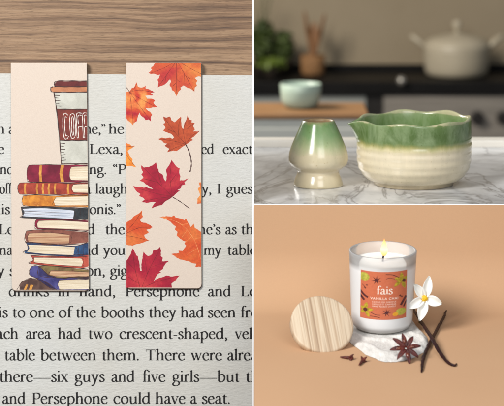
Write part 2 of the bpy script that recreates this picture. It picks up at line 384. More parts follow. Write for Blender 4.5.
def wc(name, c1, c2, scale=260, stretch=(1, 1, 1), c3=None, rot=(0, 0, 0)):
    """watercolour print: three tones in soft patches"""
    m, nt, b = new_mat(name)
    f = noise_n(nt, coords(nt, stretch, rot), scale, 4, .6, .4)
    g = noise_n(nt, coords(nt), 1500, 2, .5)
    st = [(.36, s2l(c1)), (.62, s2l(c2))] + ([(.74, s2l(c3))] if c3 else [])
    c = mixc(nt, ramp(nt, f, st), ramp(nt, g, [(.3, (.9, .9, .9)), (.7, (1.06, 1.06, 1.06))]), 1, 'MULTIPLY')
    nt.links.new(c, b.inputs['Base Color']); b.inputs['Roughness'].default_value = .6; b.inputs['Specular IOR Level'].default_value = .3
    return m
K = {
 'line': wc('ink_outline', (52, 32, 32), (74, 46, 40)),
 'lid': wc('lid_maroon', (108, 42, 40), (84, 30, 32), 90), 'rim': wc('rim_tan', (196, 132, 92), (176, 112, 78), 90),
 'cup': wc('cup_white', (204, 202, 190), (184, 182, 170), 60), 'sleeve': wc('sleeve_brown', (130, 56, 44), (104, 42, 36), 80),
 'white': wc('white_print', (236, 228, 218), (220, 210, 200)),
 'crim': wc('crimson_cover', (140, 30, 58), (100, 16, 40), 60), 'gold': wc('gold_band', (222, 160, 76), (184, 118, 46), 160),
 'rust': wc('rust_cover', (176, 70, 50), (128, 42, 38), 80), 'amber': wc('amber_cover', (226, 150, 56), (180, 104, 38), 110, c3=(240, 180, 90)),
 'char': wc('charcoal_cover', (64, 70, 74), (38, 42, 46), 90), 'pgs': wc('drawn_pages', (234, 220, 196), (206, 186, 156), 22, (1, 34, 1)),
 'pgb': wc('drawn_pages_blue', (222, 224, 230), (168, 176, 192), 22, (1, 34, 1)),
 'brown': wc('brown_cover', (150, 92, 76), (112, 62, 52), 80), 'navy': wc('navy_cover', (52, 88, 130), (26, 44, 80), 90),
 'red': wc('red_cover', (196, 92, 70), (160, 54, 46), 90), 'olive': wc('olive_cover', (132, 116, 70), (96, 62, 44), 90),
 'viol': wc('violet_cover', (84, 82, 142), (46, 42, 98), 70, c3=(108, 108, 168)), 'umber': wc('umber_cover', (112, 82, 70), (74, 50, 46), 90),
 'tan': wc('drawn_pages_tan', (214, 178, 140), (170, 122, 92), 22, (1, 34, 1)),
}
b1, P1, _ = bookmark('cream bookmark printed with a coffee cup above a tall stack of books', 11.0, 86.9, 12.0, 89.3, 62.8, 290.6)
CLIP1 = (11.2, 88.9, -289.8, -66)
def rx(y): return 86.9+(89.3-86.9)*(y-63)/228
def poly_part(part, name, pts, mat, layer, parent, rect, rough_edge=0.0):
    bm = bmesh.new(); add_poly(bm, [(x, -y) for x, y in pts], ZB+.00006+.00005*layer); clip(bm, *rect)
    return part(name, bm, mat, parent)
def line_part(part, name, lines, mat, layer, parent, rect, w=.8):
    bm = bmesh.new()
    for k, L in enumerate(lines):
        ww = w
        if isinstance(L, tuple) and isinstance(L[0], list): L, ww = L
        q = cr([(x, -y) for x, y in L], 5); n = len(q)
        ws = [ww*(.75+.35*math.sin(1.7*i+k)) for i in range(n)]
        add_ribbon(bm, [(p.x, p.y) for p in q], ws, ZB+.00006+.00005*layer)
    clip(bm, *rect)
    return part(name, bm, mat, parent)
# coffee cup
A = lambda x, y: (8+x/3.87, 60+y/3.87)
cup = poly_part(P1, 'printed_cup', [A(178, 120), A(320, 120), A(320, 402), A(208, 402)], K['cup'], 0, b1, CLIP1)
poly_part(P1, 'sleeve', [A(189, 191), A(320, 190), A(320, 310), A(202, 310)], K['sleeve'], 1, cup, CLIP1)
poly_part(P1, 'cup_rim', [A(172, 103), A(320, 103), A(320, 123), A(174, 123), A(167, 117), A(167, 108)], K['rim'], 1, cup, CLIP1)
poly_part(P1, 'cup_lid', [A(184, 103), A(181, 93), A(190, 83), A(320, 83), A(320, 104)], K['lid'], 2, cup, CLIP1)
ln = [[A(178, 122), A(190, 200), A(199, 290), A(208, 404)], [A(184, 103), A(180, 94), A(190, 82), A(250, 81), A(325, 82)], [A(180, 103), A(240, 104), A(325, 103)],
      [A(186, 190), A(250, 191), A(325, 190)], [A(202, 311), A(260, 312), A(325, 311)], [A(176, 104), A(167, 107), A(167, 118), A(176, 124), A(240, 125), A(325, 124)], [A(208, 402), A(325, 402)]]
ln = [(l, 1.15) for l in ln]
for i, y in enumerate((137, 147, 157, 168, 178)): ln.append(([A(181+i*1.4, y), A(181+i*1.4+(20 if i % 2 == 0 else 14), y+1)], .75))
for i, y in enumerate((322, 333, 345, 356, 368, 380, 390)): ln.append(([A(203+i*.6, y), A(203+i*.6+(18 if i % 2 == 0 else 13), y+(1 if i < 4 else -3))], .75))
line_part(P1, 'outline', ln, K['line'], 3, cup, CLIP1)
LT = [  # COFF outlined hand lettering: a double stroke
 [A(232, 214), A(224, 206), A(215, 214), A(213, 255), A(218, 300), A(228, 306), A(236, 296)], [A(228, 222), A(222, 222), A(220, 255), A(224, 292), A(231, 292)],
 [A(250, 207), A(241, 216), A(240, 256), A(245, 298), A(253, 304), A(261, 292), A(262, 250), A(258, 214), A(250, 207)], [A(250, 218), A(247, 232), A(248, 278), A(253, 292), A(256, 270), A(254, 228), A(250, 218)],
 [A(268, 302), A(266, 250), A(267, 208), A(288, 206)], [A(274, 301), A(273, 262), A(286, 258)], [A(273, 248), A(272, 216), A(286, 214)], [A(268, 302), A(274, 301)],
 [A(292, 302), A(290, 250), A(291, 208), A(312, 206)], [A(298, 301), A(297, 262), A(310, 258)], [A(297, 248), A(296, 216), A(310, 214)], [A(292, 302), A(298, 301)]]
line_part(P1, 'cup_lettering', LT, K['white'], 4, cup, CLIP1, .78)

B = lambda x, y: (15+x/5.8, 160+y/5.8)
C = lambda x, y: (15+x/5.8, 225+y/5.8)
def pbook(cover, cmat, pages, pmat, bands=(), bmat='gold', extra=()):
    o = poly_part(P1, 'printed_book', cover, K[cmat], 0+pbook.n*.0, b1, CLIP1)
    if pages: poly_part(P1, 'book_pages', pages, K[pmat], 1, o, CLIP1)
    for bd in bands: poly_part(P1, 'spine_band', bd, K[bmat], 1, o, CLIP1)
    lines = [(cover+[cover[0]], .6)]
    if pages: lines.append((pages+[pages[0]], .4))
    lines += [(list(e), .4) for e in extra]
    line_part(P1, 'outline', lines, K['line'], 2, o, CLIP1)
    return o
pbook.n = 0
def band(f, x, y0, y1, w=10, c=5): return [f(x-w/2, y0), f(x+w/2, y0), f(x+w/2-c, (y0+y1)/2), f(x+w/2, y1), f(x-w/2, y1), f(x-w/2-c, (y0+y1)/2)]
pbook([B(82, 30), B(200, 27), B(320, 30), B(440, 28), B(440, 130), B(200, 130), B(84, 126), B(72, 105), B(72, 55)], 'crim', [B(330, 40), B(440, 38), B(440, 118), B(326, 116), B(318, 95), B(320, 58)], 'pgs', [band(B, 152, 31, 127, 15), band(B, 277, 31, 127, 18, 9)])
pbook([B(30, 133), B(120, 130), B(320, 133), B(440, 131), B(440, 202), B(200, 200), B(60, 199), B(28, 196), B(18, 175), B(18, 150)], 'rust', [B(340, 142), B(440, 140), B(440, 190), B(342, 188), B(330, 165)], 'pgs', [band(B, x, 136, 197, 11, 5) for x in (62, 132, 166, 200, 236, 312)])
pbook([B(48, 208), B(120, 203), B(240, 208), B(440, 200), B(440, 272), B(240, 270), B(100, 268), B(48, 262), B(42, 235)], 'amber', [B(240, 216), B(440, 210), B(440, 262), B(236, 264), B(226, 240)], 'pgs')
pbook([B(36, 272), B(180, 270), B(350, 280), B(440, 278), B(440, 340), B(340, 350), B(180, 342), B(36, 334), B(46, 322), B(40, 290)], 'char', [B(44, 282), B(150, 278), B(300, 288), B(345, 294), B(338, 342), B(200, 334), B(48, 326), B(56, 304)], 'pgb', extra=[(B(52, 296), B(320, 308)), (B(52, 310), B(300, 324)), (B(380, 284), B(378, 344)), (B(400, 284), B(400, 342))])
pbook([B(125, 345), B(250, 340), B(440, 352), B(440, 410), B(250, 404), B(130, 400), B(118, 385), B(118, 362)], 'crim', [B(140, 352), B(250, 350), B(440, 362), B(440, 406), B(250, 398), B(134, 392), B(130, 370)], 'pgs')
pbook([C(68, 34), C(200, 24), C(440, 44), C(440, 98), C(320, 112), C(150, 112), C(68, 100), C(58, 70)], 'brown', [C(84, 48), C(200, 44), C(318, 58), C(314, 106), C(180, 106), C(80, 96), C(74, 70)], 'tan')
pbook([C(60, 98), C(200, 108), C(350, 122), C(440, 98), C(440, 172), C(360, 184), C(200, 176), C(60, 164), C(54, 152), C(76, 140), C(72, 112)], 'navy', [C(76, 114), C(200, 118), C(348, 128), C(340, 174), C(180, 168), C(72, 156), C(84, 136)], 'pgs', extra=[(C(372, 120), C(366, 180)), (C(400, 112), C(398, 176))])
pbook([C(92, 176), C(250, 182), C(440, 172), C(440, 236), C(390, 250), C(240, 240), C(92, 224), C(88, 214), C(108, 204)], 'red', [C(112, 188), C(250, 190), C(386, 194), C(396, 215), C(386, 240), C(240, 230), C(112, 216)], 'pgs')
pbook([C(140, 236), C(260, 240), C(440, 262), C(440, 312), C(250, 306), C(140, 292)], 'olive', [C(210, 262), C(440, 274), C(440, 300), C(240, 298), C(200, 286)], 'tan')
pbook([C(40, 330), C(90, 308), C(160, 318), C(250, 380), C(250, 392), C(28, 392), C(28, 350)], 'umber', None, None, [[C(66, 345), C(78, 345), C(64, 380), C(50, 380)], [C(92, 345), C(108, 348), C(96, 380), C(80, 380)]], 'gold')
pbook([C(85, 262), C(100, 240), C(130, 236), C(160, 256), C(200, 292), C(260, 308), C(440, 300), C(440, 392), C(246, 378), C(200, 362), C(130, 312), C(88, 290)], 'viol', [C(258, 320), C(440, 312), C(440, 372), C(260, 374), C(250, 346)], 'pgs')

# leaves bookmark
b2, P2, _ = bookmark('cream bookmark printed with red and orange autumn maple leaves', 126.4, 201.3, 126.4, 201.6, 62.8, 288.4)
CLIP2 = (126.5, 201.2, -287.6, -63.2)
E = lambda x, y: (125+x/5.8, 60+y/5.8)
Fp = lambda x, y: (125+x/5.8, 110+y/5.8)
Gp = lambda x, y: (125+x/5.8, 165+y/5.8)
Hp = lambda x, y: (125+x/5.8, 225+y/5.8)
def leaf_mat(name, c1, c2, c3, sc=26, off=0):
    m, nt, b = new_mat(name)
    mp = coords(nt, (1, 1, 1), (0, 0, off))
    f = noise_n(nt, mp, sc, 3, .5, .3); g = noise_n(nt, mp, 420, 3, .6)
    c = mixc(nt, ramp(nt, f, [(.36, s2l(c1)), (.5, s2l(c2)), (.64, s2l(c3))]), ramp(nt, g, [(.3, (.82, .8, .8)), (.7, (1.1, 1.08, 1.05))]), 1, 'MULTIPLY')
    nt.links.new(c, b.inputs['Base Color']); b.inputs['Roughness'].default_value = .6; b.inputs['Specular IOR Level'].default_value = .3
    return m
LMt = {
 'A': leaf_mat('leaf_red_to_orange', (182, 52, 50), (202, 88, 48), (216, 128, 62), 30, .6),
 'B': leaf_mat('leaf_fire', (172, 30, 48), (204, 78, 44), (228, 146, 76), 52, 1.3),
 'C': leaf_mat('leaf_rust', (160, 62, 36), (186, 80, 44), (172, 68, 36), 60, .2),
 'D': leaf_mat('leaf_crimson', (148, 14, 46), (170, 26, 52), (194, 56, 62), 30, 2.0),
 'G': leaf_mat('leaf_orange_red', (200, 72, 36), (208, 88, 42), (214, 112, 54), 40, .9),
 'Y': leaf_mat('leaf_yellow', (236, 150, 50), (226, 130, 44), (214, 92, 40), 50, .4),
 'vein': wc('vein_dark', (120, 30, 34), (92, 22, 30)), 'vrust': wc('vein_rust', (110, 40, 24), (80, 28, 20)), 'vlight': wc('vein_light', (238, 170, 110), (226, 140, 80)),
 'stem': wc('leaf_stem', (74, 36, 34), (50, 26, 26)),
}
def serrate(pts, amp):
    """small teeth along a traced leaf outline (photo px)"""
    out = []
    rnd = random.Random(len(pts)*3+int(amp*100))
    n = len(pts)
    for i in range(n):
        a = Vector(pts[i]); b_ = Vector(pts[(i+1) % n]); out.append(a[:]); L = (b_-a).length
        if L > 2.4:
            k = max(1, int(L/1.5)); nn = Vector((b_-a).yx).normalized(); nn = Vector((-nn.x, nn.y))
            for j in range(1, k):
                p = a.lerp(b_, j/k) + Vector((-(b_-a).y, (b_-a).x)).normalized()*amp*(rnd.random()-.5)*(1 if j % 2 else -1)
                out.append(p[:])
    return out
def leaf(pts, mt, veins, vm='vein', stem=None, sw=1.0, ser=.55):
    o = poly_part(P2, 'printed_leaf', serrate(pts, ser), LMt[mt], 0, b2, CLIP2)
    if veins: line_part(P2, 'leaf_veins', [(list(v), .38) for v in veins], LMt[vm], 1, o, CLIP2)
    if stem:
        line_part(P2, 'leaf_stem', [(list(stem), sw)], LMt['stem'], 1, o, CLIP2)
def ml(f, *p): return [f(*q) for q in p]
leaf(ml(E,(180,10),(165,35),(150,48),(158,58),(137,75),(150,82),(168,80),(190,88),(205,85),(198,105),(188,115),(195,130),(190,160),(215,150),(230,143),(245,130),(262,112),(268,125),(258,145),(270,160),(272,175),(285,182),(300,210),(310,185),(325,172),(322,160),(338,148),(345,150),(360,160),(385,170),(403,185),(405,160),(418,150),(412,135),(420,120),(405,105),(425,95),(445,100),(445,10)), 'A',
     [ml(E,(300,10),(298,100),(300,195)), ml(E,(290,20),(240,90),(196,152)), ml(E,(285,15),(220,50),(150,76)), ml(E,(310,20),(350,90),(400,178)), ml(E,(320,15),(380,50),(440,80)), ml(E,(298,110),(320,130)), ml(E,(298,130),(280,150)), ml(E,(352,94),(380,110)), ml(E,(240,90),(232,130)), ml(E,(344,78),(346,130))])
leaf(ml(E,(0,190),(30,180),(38,165),(52,160),(68,130),(75,155),(90,160),(108,158),(122,147),(120,165),(140,170),(160,180),(172,188),(150,192),(165,205),(140,205),(118,208),(130,225),(155,225),(175,235),(165,250),(175,262),(188,272),(160,275),(145,280),(120,278),(135,295),(150,305),(158,318),(150,330),(152,358),(135,345),(120,350),(110,335),(95,325),(85,305),(75,330),(70,355),(50,368),(48,382),(35,365),(15,350),(0,325)), 'B',
     [ml(E,(28,188),(80,175),(160,186)), ml(E,(28,188),(90,225),(170,268)), ml(E,(28,188),(80,260),(145,345)), ml(E,(28,188),(40,280),(48,370)), ml(E,(30,186),(55,165),(68,140))], stem=ml(E,(0,152),(14,166),(30,190)), sw=.7)
leaf(ml(Fp,(222,38),(240,45),(262,38),(270,60),(290,72),(300,60),(325,38),(328,75),(330,100),(338,112),(345,75),(355,60),(362,30),(372,55),(388,60),(385,72),(405,75),(395,95),(405,115),(395,125),(420,125),(435,122),(415,140),(400,155),(385,165),(395,175),(375,185),(355,200),(340,210),(320,225),(300,238),(280,235),(262,240),(245,245),(258,225),(240,215),(230,208),(245,195),(225,190),(215,178),(192,168),(215,160),(235,165),(262,160),(275,168),(285,160),(270,140),(245,130),(222,120),(235,105),(222,80),(235,75),(225,55)), 'C',
     [ml(Fp,(352,198),(290,130),(230,48)), ml(Fp,(352,198),(280,180),(202,168)), ml(Fp,(352,198),(340,120),(362,44)), ml(Fp,(352,198),(390,150),(428,126)), ml(Fp,(352,198),(300,215),(256,238)), ml(Fp,(310,150),(312,90),(322,50)), ml(Fp,(290,130),(250,112)), ml(Fp,(362,110),(398,80))], 'vrust', ml(Fp,(352,200),(370,235),(382,280),(385,320),(377,360)), 1.25)
leaf(ml(Gp,(92,-1),(110,15),(140,12),(165,-2),(180,-16),(190,20),(200,45),(218,55),(228,85),(238,95),(243,60),(238,30),(250,10),(262,-10),(270,-30),(285,-10),(300,10),(318,20),(315,45),(322,65),(318,90),(345,88),(368,78),(345,100),(350,112),(330,118),(325,135),(305,145),(320,150),(300,162),(275,185),(255,200),(230,215),(215,232),(185,240),(155,252),(165,232),(180,215),(150,215),(125,220),(98,215),(115,200),(105,190),(82,180),(90,168),(65,150),(48,122),(70,128),(95,125),(110,132),(125,128),(140,135),(165,140),(150,128),(120,112),(105,98),(85,90),(108,75),(95,55),(105,40),(95,20)), 'D',
     [ml(Gp,(275,183),(190,100),(100,6)), ml(Gp,(275,183),(180,165),(60,130)), ml(Gp,(275,183),(262,80),(270,-20)), ml(Gp,(275,183),(310,130),(360,84)), ml(Gp,(275,183),(180,195),(105,212)), ml(Gp,(275,183),(220,215),(162,246)), ml(Gp,(215,120),(185,20)), ml(Gp,(190,100),(110,80)), ml(Gp,(264,100),(300,50))], stem=ml(Gp,(278,187),(320,212),(375,252)), sw=.9)
leaf(ml(Gp,(460,98),(428,102),(435,125),(422,140),(430,155),(438,175),(420,195),(418,225),(460,222)), 'B', [])
leaf(ml(Fp,(0,190),(30,200),(42,212),(60,208),(40,222),(22,232),(16,240),(22,252),(30,270),(45,285),(42,300),(65,332),(40,325),(15,326),(0,322)), 'Y', [ml(Fp,(0,214),(30,212),(58,208)), ml(Fp,(0,250),(30,290),(60,328))])
leaf(ml(Gp,(0,340),(20,325),(40,315),(48,300),(65,290),(80,282),(100,262),(98,285),(105,300),(88,320),(95,330),(120,335),(140,345),(162,360),(145,372),(125,375),(140,390),(125,400),(112,405),(118,423),(142,438),(120,443),(95,453),(70,458),(45,468),(20,466),(0,460)), 'G',
     [ml(Gp,(0,400),(80,365),(155,360)), ml(Gp,(0,395),(50,340),(98,270)), ml(Gp,(0,408),(70,420),(135,438))], 'vrust')
leaf(ml(Gp,(200,302),(240,296),(270,300),(285,292),(295,305),(320,310),(345,320),(352,310),(362,325),(375,345),(380,360),(398,340),(405,365),(420,372),(460,400),(460,590),(408,590),(415,573),(395,570),(375,560),(345,553),(320,548),(300,538),(290,528),(268,516),(300,513),(315,508),(310,496),(335,498),(355,468),(345,453),(352,443),(335,438),(320,428),(300,408),(305,388),(290,373),(296,356),(285,350),(265,330),(240,315)), 'G',
     [ml(Gp,(215,303),(320,340),(400,430),(445,560)), ml(Gp,(330,346),(365,340)), ml(Gp,(360,378),(330,420)), ml(Gp,(400,430),(440,420)), ml(Gp,(425,480),(360,520)), ml(Gp,(390,412),(350,450))], 'vlight')
leaf(ml(Hp,(0,215),(15,200),(35,165),(45,135),(55,150),(65,175),(75,180),(80,205),(85,225),(88,265),(98,265),(95,230),(100,200),(108,155),(120,170),(135,180),(150,175),(160,165),(165,145),(190,140),(205,125),(210,150),(208,180),(220,190),(215,210),(255,208),(235,225),(225,240),(220,255),(200,270),(210,275),(190,285),(175,310),(165,325),(200,305),(225,300),(240,292),(265,298),(318,292),(300,310),(290,325),(270,340),(275,372),(0,372)), 'D',
     [ml(Hp,(90,370),(60,260),(45,150)), ml(Hp,(95,370),(140,260),(205,135)), ml(Hp,(95,370),(180,330),(310,295)), ml(Hp,(130,280),(110,170)), ml(Hp,(150,245),(240,212)), ml(Hp,(60,260),(14,215)), ml(Hp,(80,340),(20,300))])

# ================================================================== LOWER RIGHT : candle on peach paper
D1 = 2.24; s1 = D1/F
PT = R(14.5)                                 # plane tilt from the camera axis
PO = W(381.7, 329.8, D1)
PU = (CU*math.cos(PT) - CF*math.sin(PT)).normalized()      # up of the set
PB = (CF*math.cos(PT) + CU*math.sin(PT)).normalized()      # away from camera
PM = frame(PO, CR, PB, PU)
def gP(px, py, h=0):
    """local coordinates on the paper (height h) seen at px,py"""
    r = ray(px, py); n = PU; t = ((PO+PU*h-CO).dot(n))/r.dot(n)
    q = CO+r*t-PO
    return Vector((q.dot(CR), q.dot(PB), h))
def pworld(px, py, d):
    q = W(px, py, d)-PO; return Vector((q.dot(CR), q.dot(PB), q.dot(PU)))
def at(v): return PM @ Matrix.Translation(v)

# paper sweep: cross-section in (back, up), left edge kept behind the divider
m, nt, b = new_mat('peach_paper')
f = noise_n(nt, coords(nt), 6, 2, .5); g = noise_n(nt, coords(nt), 700, 3, .6)
c = mixc(nt, ramp(nt, f, [(.3, s2l((192, 152, 117))), (.7, s2l((195, 156, 121)))]), ramp(nt, g, [(.3, (.97, .97, .97)), (.7, (1, 1, 1))]), 1, 'MULTIPLY')
nt.links.new(c, b.inputs['Base Color']); b.inputs['Roughness'].default_value = .75; b.inputs['Specular IOR Level'].default_value = .25
bump(nt, b, g, .08, .0005)
front = gP(381, 409).y
sec = []
for i in range(9):                           # front lip rolls down
    a = R(72-72*i/8); sec.append((front-.05*math.sin(a), -.05*(1-math.cos(a))))
d_, u_ = sec[0]
sec = [(d_-math.cos(R(72))*.10, u_-math.sin(R(72))*.10)] + sec
back = .046
n = 14
for i in range(n+1):
    a = R(80*i/n); sec.append((back+.062*math.sin(a), .062*(1-math.cos(a))))
# rise until it passes behind the divider arm
a_ = R(80); y0_, z0_ = sec[-1]
k = 0
while True:
    k += .002
    q = PO+PB*(y0_+math.cos(a_)*k)+PU*(z0_+math.sin(a_)*k)-CO
    if 203 - q.dot(CU)/q.dot(CF)*F < 206.0: break
PTOP = q.dot(CF)
sec.append((y0_+math.cos(a_)*k*.5, z0_+math.sin(a_)*k*.5)); sec.append((y0_+math.cos(a_)*k, z0_+math.sin(a_)*k))
bm = bmesh.new(); rows = []
for (yy, zz) in sec:
    q = PO+PB*yy+PU*zz; dep = (q-CO).dot(CF)
    xl = 254.05; X0 = (xl-252)/F*dep - PO.dot(CR)
    row = [bm.verts.new((X0+(.46-X0)*t/20, yy, zz)) for t in range(21)]
    rows.append(row)
for a, b_ in zip(rows, rows[1:]):
    for i in range(20): bm.faces.new((a[i], a[i+1], b_[i+1], b_[i]))
o = tag(obj('backdrop_paper', bm, m, None, PM, True), kind='structure')
md = o.modifiers.new('solid', 'SOLIDIFY'); md.thickness = .0006; md.offset = -1
md = o.modifiers.new('split', 'EDGE_SPLIT'); md.split_angle = R(40)

# ================================================================== WHITE DIVIDER between the three views
PMAX = max((PO+PB*a+PU*b_-CO).dot(CF) for a, b_ in sec); DS = PMAX+.004; sS = DS/F
M_white = pm('white_board', (252, 252, 252), (250, 250, 250), scale=20, rough=.6)
o_ = W(253, 205, DS)
bm = bmesh.new()
x = lambda v: (v-253)*sS
y = lambda v: (205-v)*sS
# one T-shaped board: vertical bar with a side arm
pts = [(x(252), y(620)), (x(254), y(620)), (x(254), y(206.0)), (x(760), y(206.0)), (x(760), y(204.0)), (x(254), y(204.0)), (x(254), y(-260)), (x(252), y(-260))]
bm.free(); bm = prism(pts, -.0016, 0)
tag(obj('divider', bm, M_white, None, frame(o_, CR, CU, -CF)), 'thin white T-shaped divider strip between the three views', 'divider')

# candle
def glass_frost():
    m = bpy.data.materials.new('frosted_glass'); m.use_nodes = True; nt = m.node_tree
    for nn in list(nt.nodes): nt.nodes.remove(nn)
    out = N(nt, 'ShaderNodeOutputMaterial')
    tl = N(nt, 'ShaderNodeBsdfTranslucent'); tl.inputs[0].default_value = (.9, .9, .9, 1)
    df = N(nt, 'ShaderNodeBsdfDiffuse'); df.inputs[0].default_value = (.985, .98, .975, 1)
    tr = N(nt, 'ShaderNodeBsdfTransparent'); tr.inputs[0].default_value = (.96, .97, .97, 1)
    gl = N(nt, 'ShaderNodeBsdfGlossy'); gl.inputs['Roughness'].default_value = .32
    a = N(nt, 'ShaderNodeMixShader'); a.inputs[0].default_value = .82; nt.links.new(tl.outputs[0], a.inputs[1]); nt.links.new(df.outputs[0], a.inputs[2])
    f = noise_n(nt, coords(nt), 60, 3, .5)
    b = N(nt, 'ShaderNodeMixShader'); tc = N(nt, 'ShaderNodeTexCoord'); sp = N(nt, 'ShaderNodeSeparateXYZ'); nt.links.new(tc.outputs['Object'], sp.inputs[0])
    mr = N(nt, 'ShaderNodeMapRange'); nt.links.new(sp.outputs[2], mr.inputs[0]); mr.inputs[1].default_value = .066; mr.inputs[2].default_value = .0715
    mr.inputs[3].default_value = .90; mr.inputs[4].default_value = .34
    m2 = N(nt, 'ShaderNodeMapRange'); nt.links.new(sp.outputs[2], m2.inputs[0]); m2.inputs[1].default_value = .0075; m2.inputs[2].default_value = .0105; m2.inputs[3].default_value = .55; m2.inputs[4].default_value = 1
    mu = N(nt, 'ShaderNodeMath', operation='MULTIPLY'); nt.links.new(mr.outputs[0], mu.inputs[0]); nt.links.new(m2.outputs[0], mu.inputs[1]); nt.links.new(mu.outputs[0], b.inputs[0]); nt.links.new(tr.outputs[0], b.inputs[1]); nt.links.new(a.outputs[0], b.inputs[2])
    c = N(nt, 'ShaderNodeMixShader'); fr = N(nt, 'ShaderNodeFresnel'); fr.inputs[0].default_value = 1.25
    nt.links.new(fr.outputs[0], c.inputs[0]); nt.links.new(b.outputs[0], c.inputs[1]); nt.links.new(gl.outputs[0], c.inputs[2])
    nt.links.new(c.outputs[0], out.inputs[0]); return m
M_glass = glass_frost()
M_wax = pm('candle_wax', (247, 245, 240), (243, 240, 234), scale=40, rough=.45, sub=.0)
CB = thing('candle', 'lit white candle in frosted glass with orange floral label', 'candle', PM)
CZ = .0035                                   # stands on the cloth
mmx = .001
gh = 78
def cpart(name, bm, mat, parent=CB, smooth=True):
    o = obj(name, bm, mat, parent, None, smooth); o.matrix_world = PM; return o
def gr(z): return 29.6+3.4*(z/gh)            # outer radius in mm at height z
prof = [(0, 0), (22, 0), (25, .4), (27.6, 2.2), (29.0, 5), (gr(9), 9)] + [(gr(z), z) for z in range(14, 77, 6)] + [(gr(77), 77.2), (gr(78)-.6, 78), (gr(78)-1.8, 78), (gr(77)-2.4, 77.2)] + [(gr(z)-2.6, z) for z in (70, 60, 40, 20, 9)] + [(24, 5.4), (0, 5)]
prof = [(max(r, .01)*mmx, z*mmx+CZ) for r, z in prof]
cpart('glass', lathe(bmesh.new(), prof, 96), M_glass)
wax = [(.01, 5.4), (23.6, 5.8), (gr(10)-3.0, 10)] + [(gr(z)-2.9, z) for z in (20, 40, 60, 66)] + [(gr(67)-3.4, 67.3), (gr(67)-5, 67.0), (20, 66.5), (8, 66.4), (3, 66.2), (.01, 66.2)]
cpart('wax', lathe(bmesh.new(), [(r*mmx, z*mmx+CZ) for r, z in wax], 72), M_wax)
M_wick = pm('charred_wick', (38, 32, 40), (20, 18, 22), scale=900, rough=.9)
cpart('wick', tube(bmesh.new(), [(0, 0, .066+CZ), (.0003, 0, .070+CZ), (.0012, 0, .0735+CZ)], [.0010, .0009, .0008], 8), M_wick)
m = bpy.data.materials.new('flame'); m.use_nodes = True; nt = m.node_tree; b = nt.nodes['Principled BSDF']
tc = N(nt, 'ShaderNodeTexCoord'); sp = N(nt, 'ShaderNodeSeparateXYZ'); nt.links.new(tc.outputs['Object'], sp.inputs[0])
mr = N(nt, 'ShaderNodeMapRange'); nt.links.new(sp.outputs[2], mr.inputs[0]); mr.inputs[1].default_value = .071+CZ; mr.inputs[2].default_value = .088+CZ
col = ramp(nt, mr.outputs[0], [(0, (.8, .28, .08)), (.2, (1, .52, .16)), (.45, (1, .80, .45)), (.75, (1, .66, .28)), (1, (1, .38, .08))])
b.inputs['Base Color'].default_value = (0, 0, 0, 1); nt.links.new(col, b.inputs['Emission Color']); b.inputs['Emission Strength'].default_value = 1.9
cpart('flame', lathe(bmesh.new(), [(.00001, .0712+CZ), (.0020, .0724+CZ), (.0034, .0752+CZ), (.0034, .078+CZ), (.0027, .0820+CZ), (.0014, .0858+CZ), (.00002, .0892+CZ)], 24, .0012), m)

# label wrapped on the glass : u,v in photo px of the label (359.4..404.9, 269..320)
LC = (382.2, 294.6)
def wrap(bm, off):
    for v in bm.verts:
        u = (v.co.x-LC[0])*s1*1000; zz = 40.5+(-v.co.y-LC[1])*-s1*1000*.97
        r = gr(zz)+.12+off; ang = math.asin(max(-.99, min(.99, u/r)))
        v.co = Vector((r*math.sin(ang)*mmx, -r*math.cos(ang)*mmx, zz*mmx+CZ))
    return bm
def dense(bm, n=1.2):
    for k in range(40):
        x = 358+k*n
        g = list(bm.verts)+list(bm.edges)+list(bm.faces)
        bmesh.ops.bisect_plane(bm, geom=g, plane_co=(x, 0, 0), plane_no=(1, 0, 0))
    return bm
def lbl(name, polys, mat, off, parent, strokes=()):
    bm = bmesh.new()
    for p in polys: add_poly(bm, [(a, -b_) for a, b_ in p])
    for st, w in strokes:
        q = cr([(a, -b_) for a, b_ in st], 4); add_ribbon(bm, [(p.x, p.y) for p in q], [w]*len(q))
    clip(bm, 359.4, 404.9, -320.2, -269.0)
    dense(bm); wrap(bm, off)
    o = obj(name, bm, mat, parent); o.matrix_world = PM; return o
def lm(name, c, c2=None, sc=300): return pm(name, c, c2, scale=sc, rough=.55)
M_lab = lm('label_orange', (204, 114, 80), (198, 106, 74), 500)
LAB = lbl('label', [[(359.4, 269.0), (404.9, 269.0), (404.9, 320.2), (359.4, 320.2)]], M_lab, 0, CB)
Q = lambda x, y: (355+x/6.76, 265+y/6.76)
M_yel = lm('label_yellow', (206, 176, 54), (146, 132, 36), 420); M_brn = lm('label_brown', (98, 44, 46), (70, 36, 40), 180); M_wht = lm('label_white', (246, 226, 212), (246, 222, 206))
M_lim = lm('label_lime', (198, 190, 84), (156, 154, 56), 420); M_gold = lm('label_gold', (232, 170, 50), (220, 150, 40), 180)
def starp(cx, cy, r, n=8, rr=.34, ph=0):
    return [Q(cx+(r if i % 2 == 0 else r*rr)*math.cos(ph+math.pi*i/n), cy+(r if i % 2 == 0 else r*rr)*math.sin(ph+math.pi*i/n)) for i in range(2*n)]
def petalp(cx, cy, a, L, w):
    L *= .86; w *= .9; a = R(a); d = (math.cos(a), math.sin(a)); n_ = (-d[1], d[0])
    return [Q(cx+d[0]*L*t+n_[0]*w*s, cy+d[1]*L*t+n_[1]*w*s) for t, s in ((0, .1), (.3, .8), (.55, 1), (.8, .6), (1, 0), (.8, -.6), (.55, -1), (.3, -.8), (0, -.1))]
lbl('label_flower', [petalp(302, 92, a, L, 15) for a, L in ((-95, 65), (-20, 60), (70, 80), (140, 82), (200, 62))], M_yel, .05, LAB)
lbl('flower_center', [starp(316, 98, 16, 9, .6)], M_brn, .10, LAB)
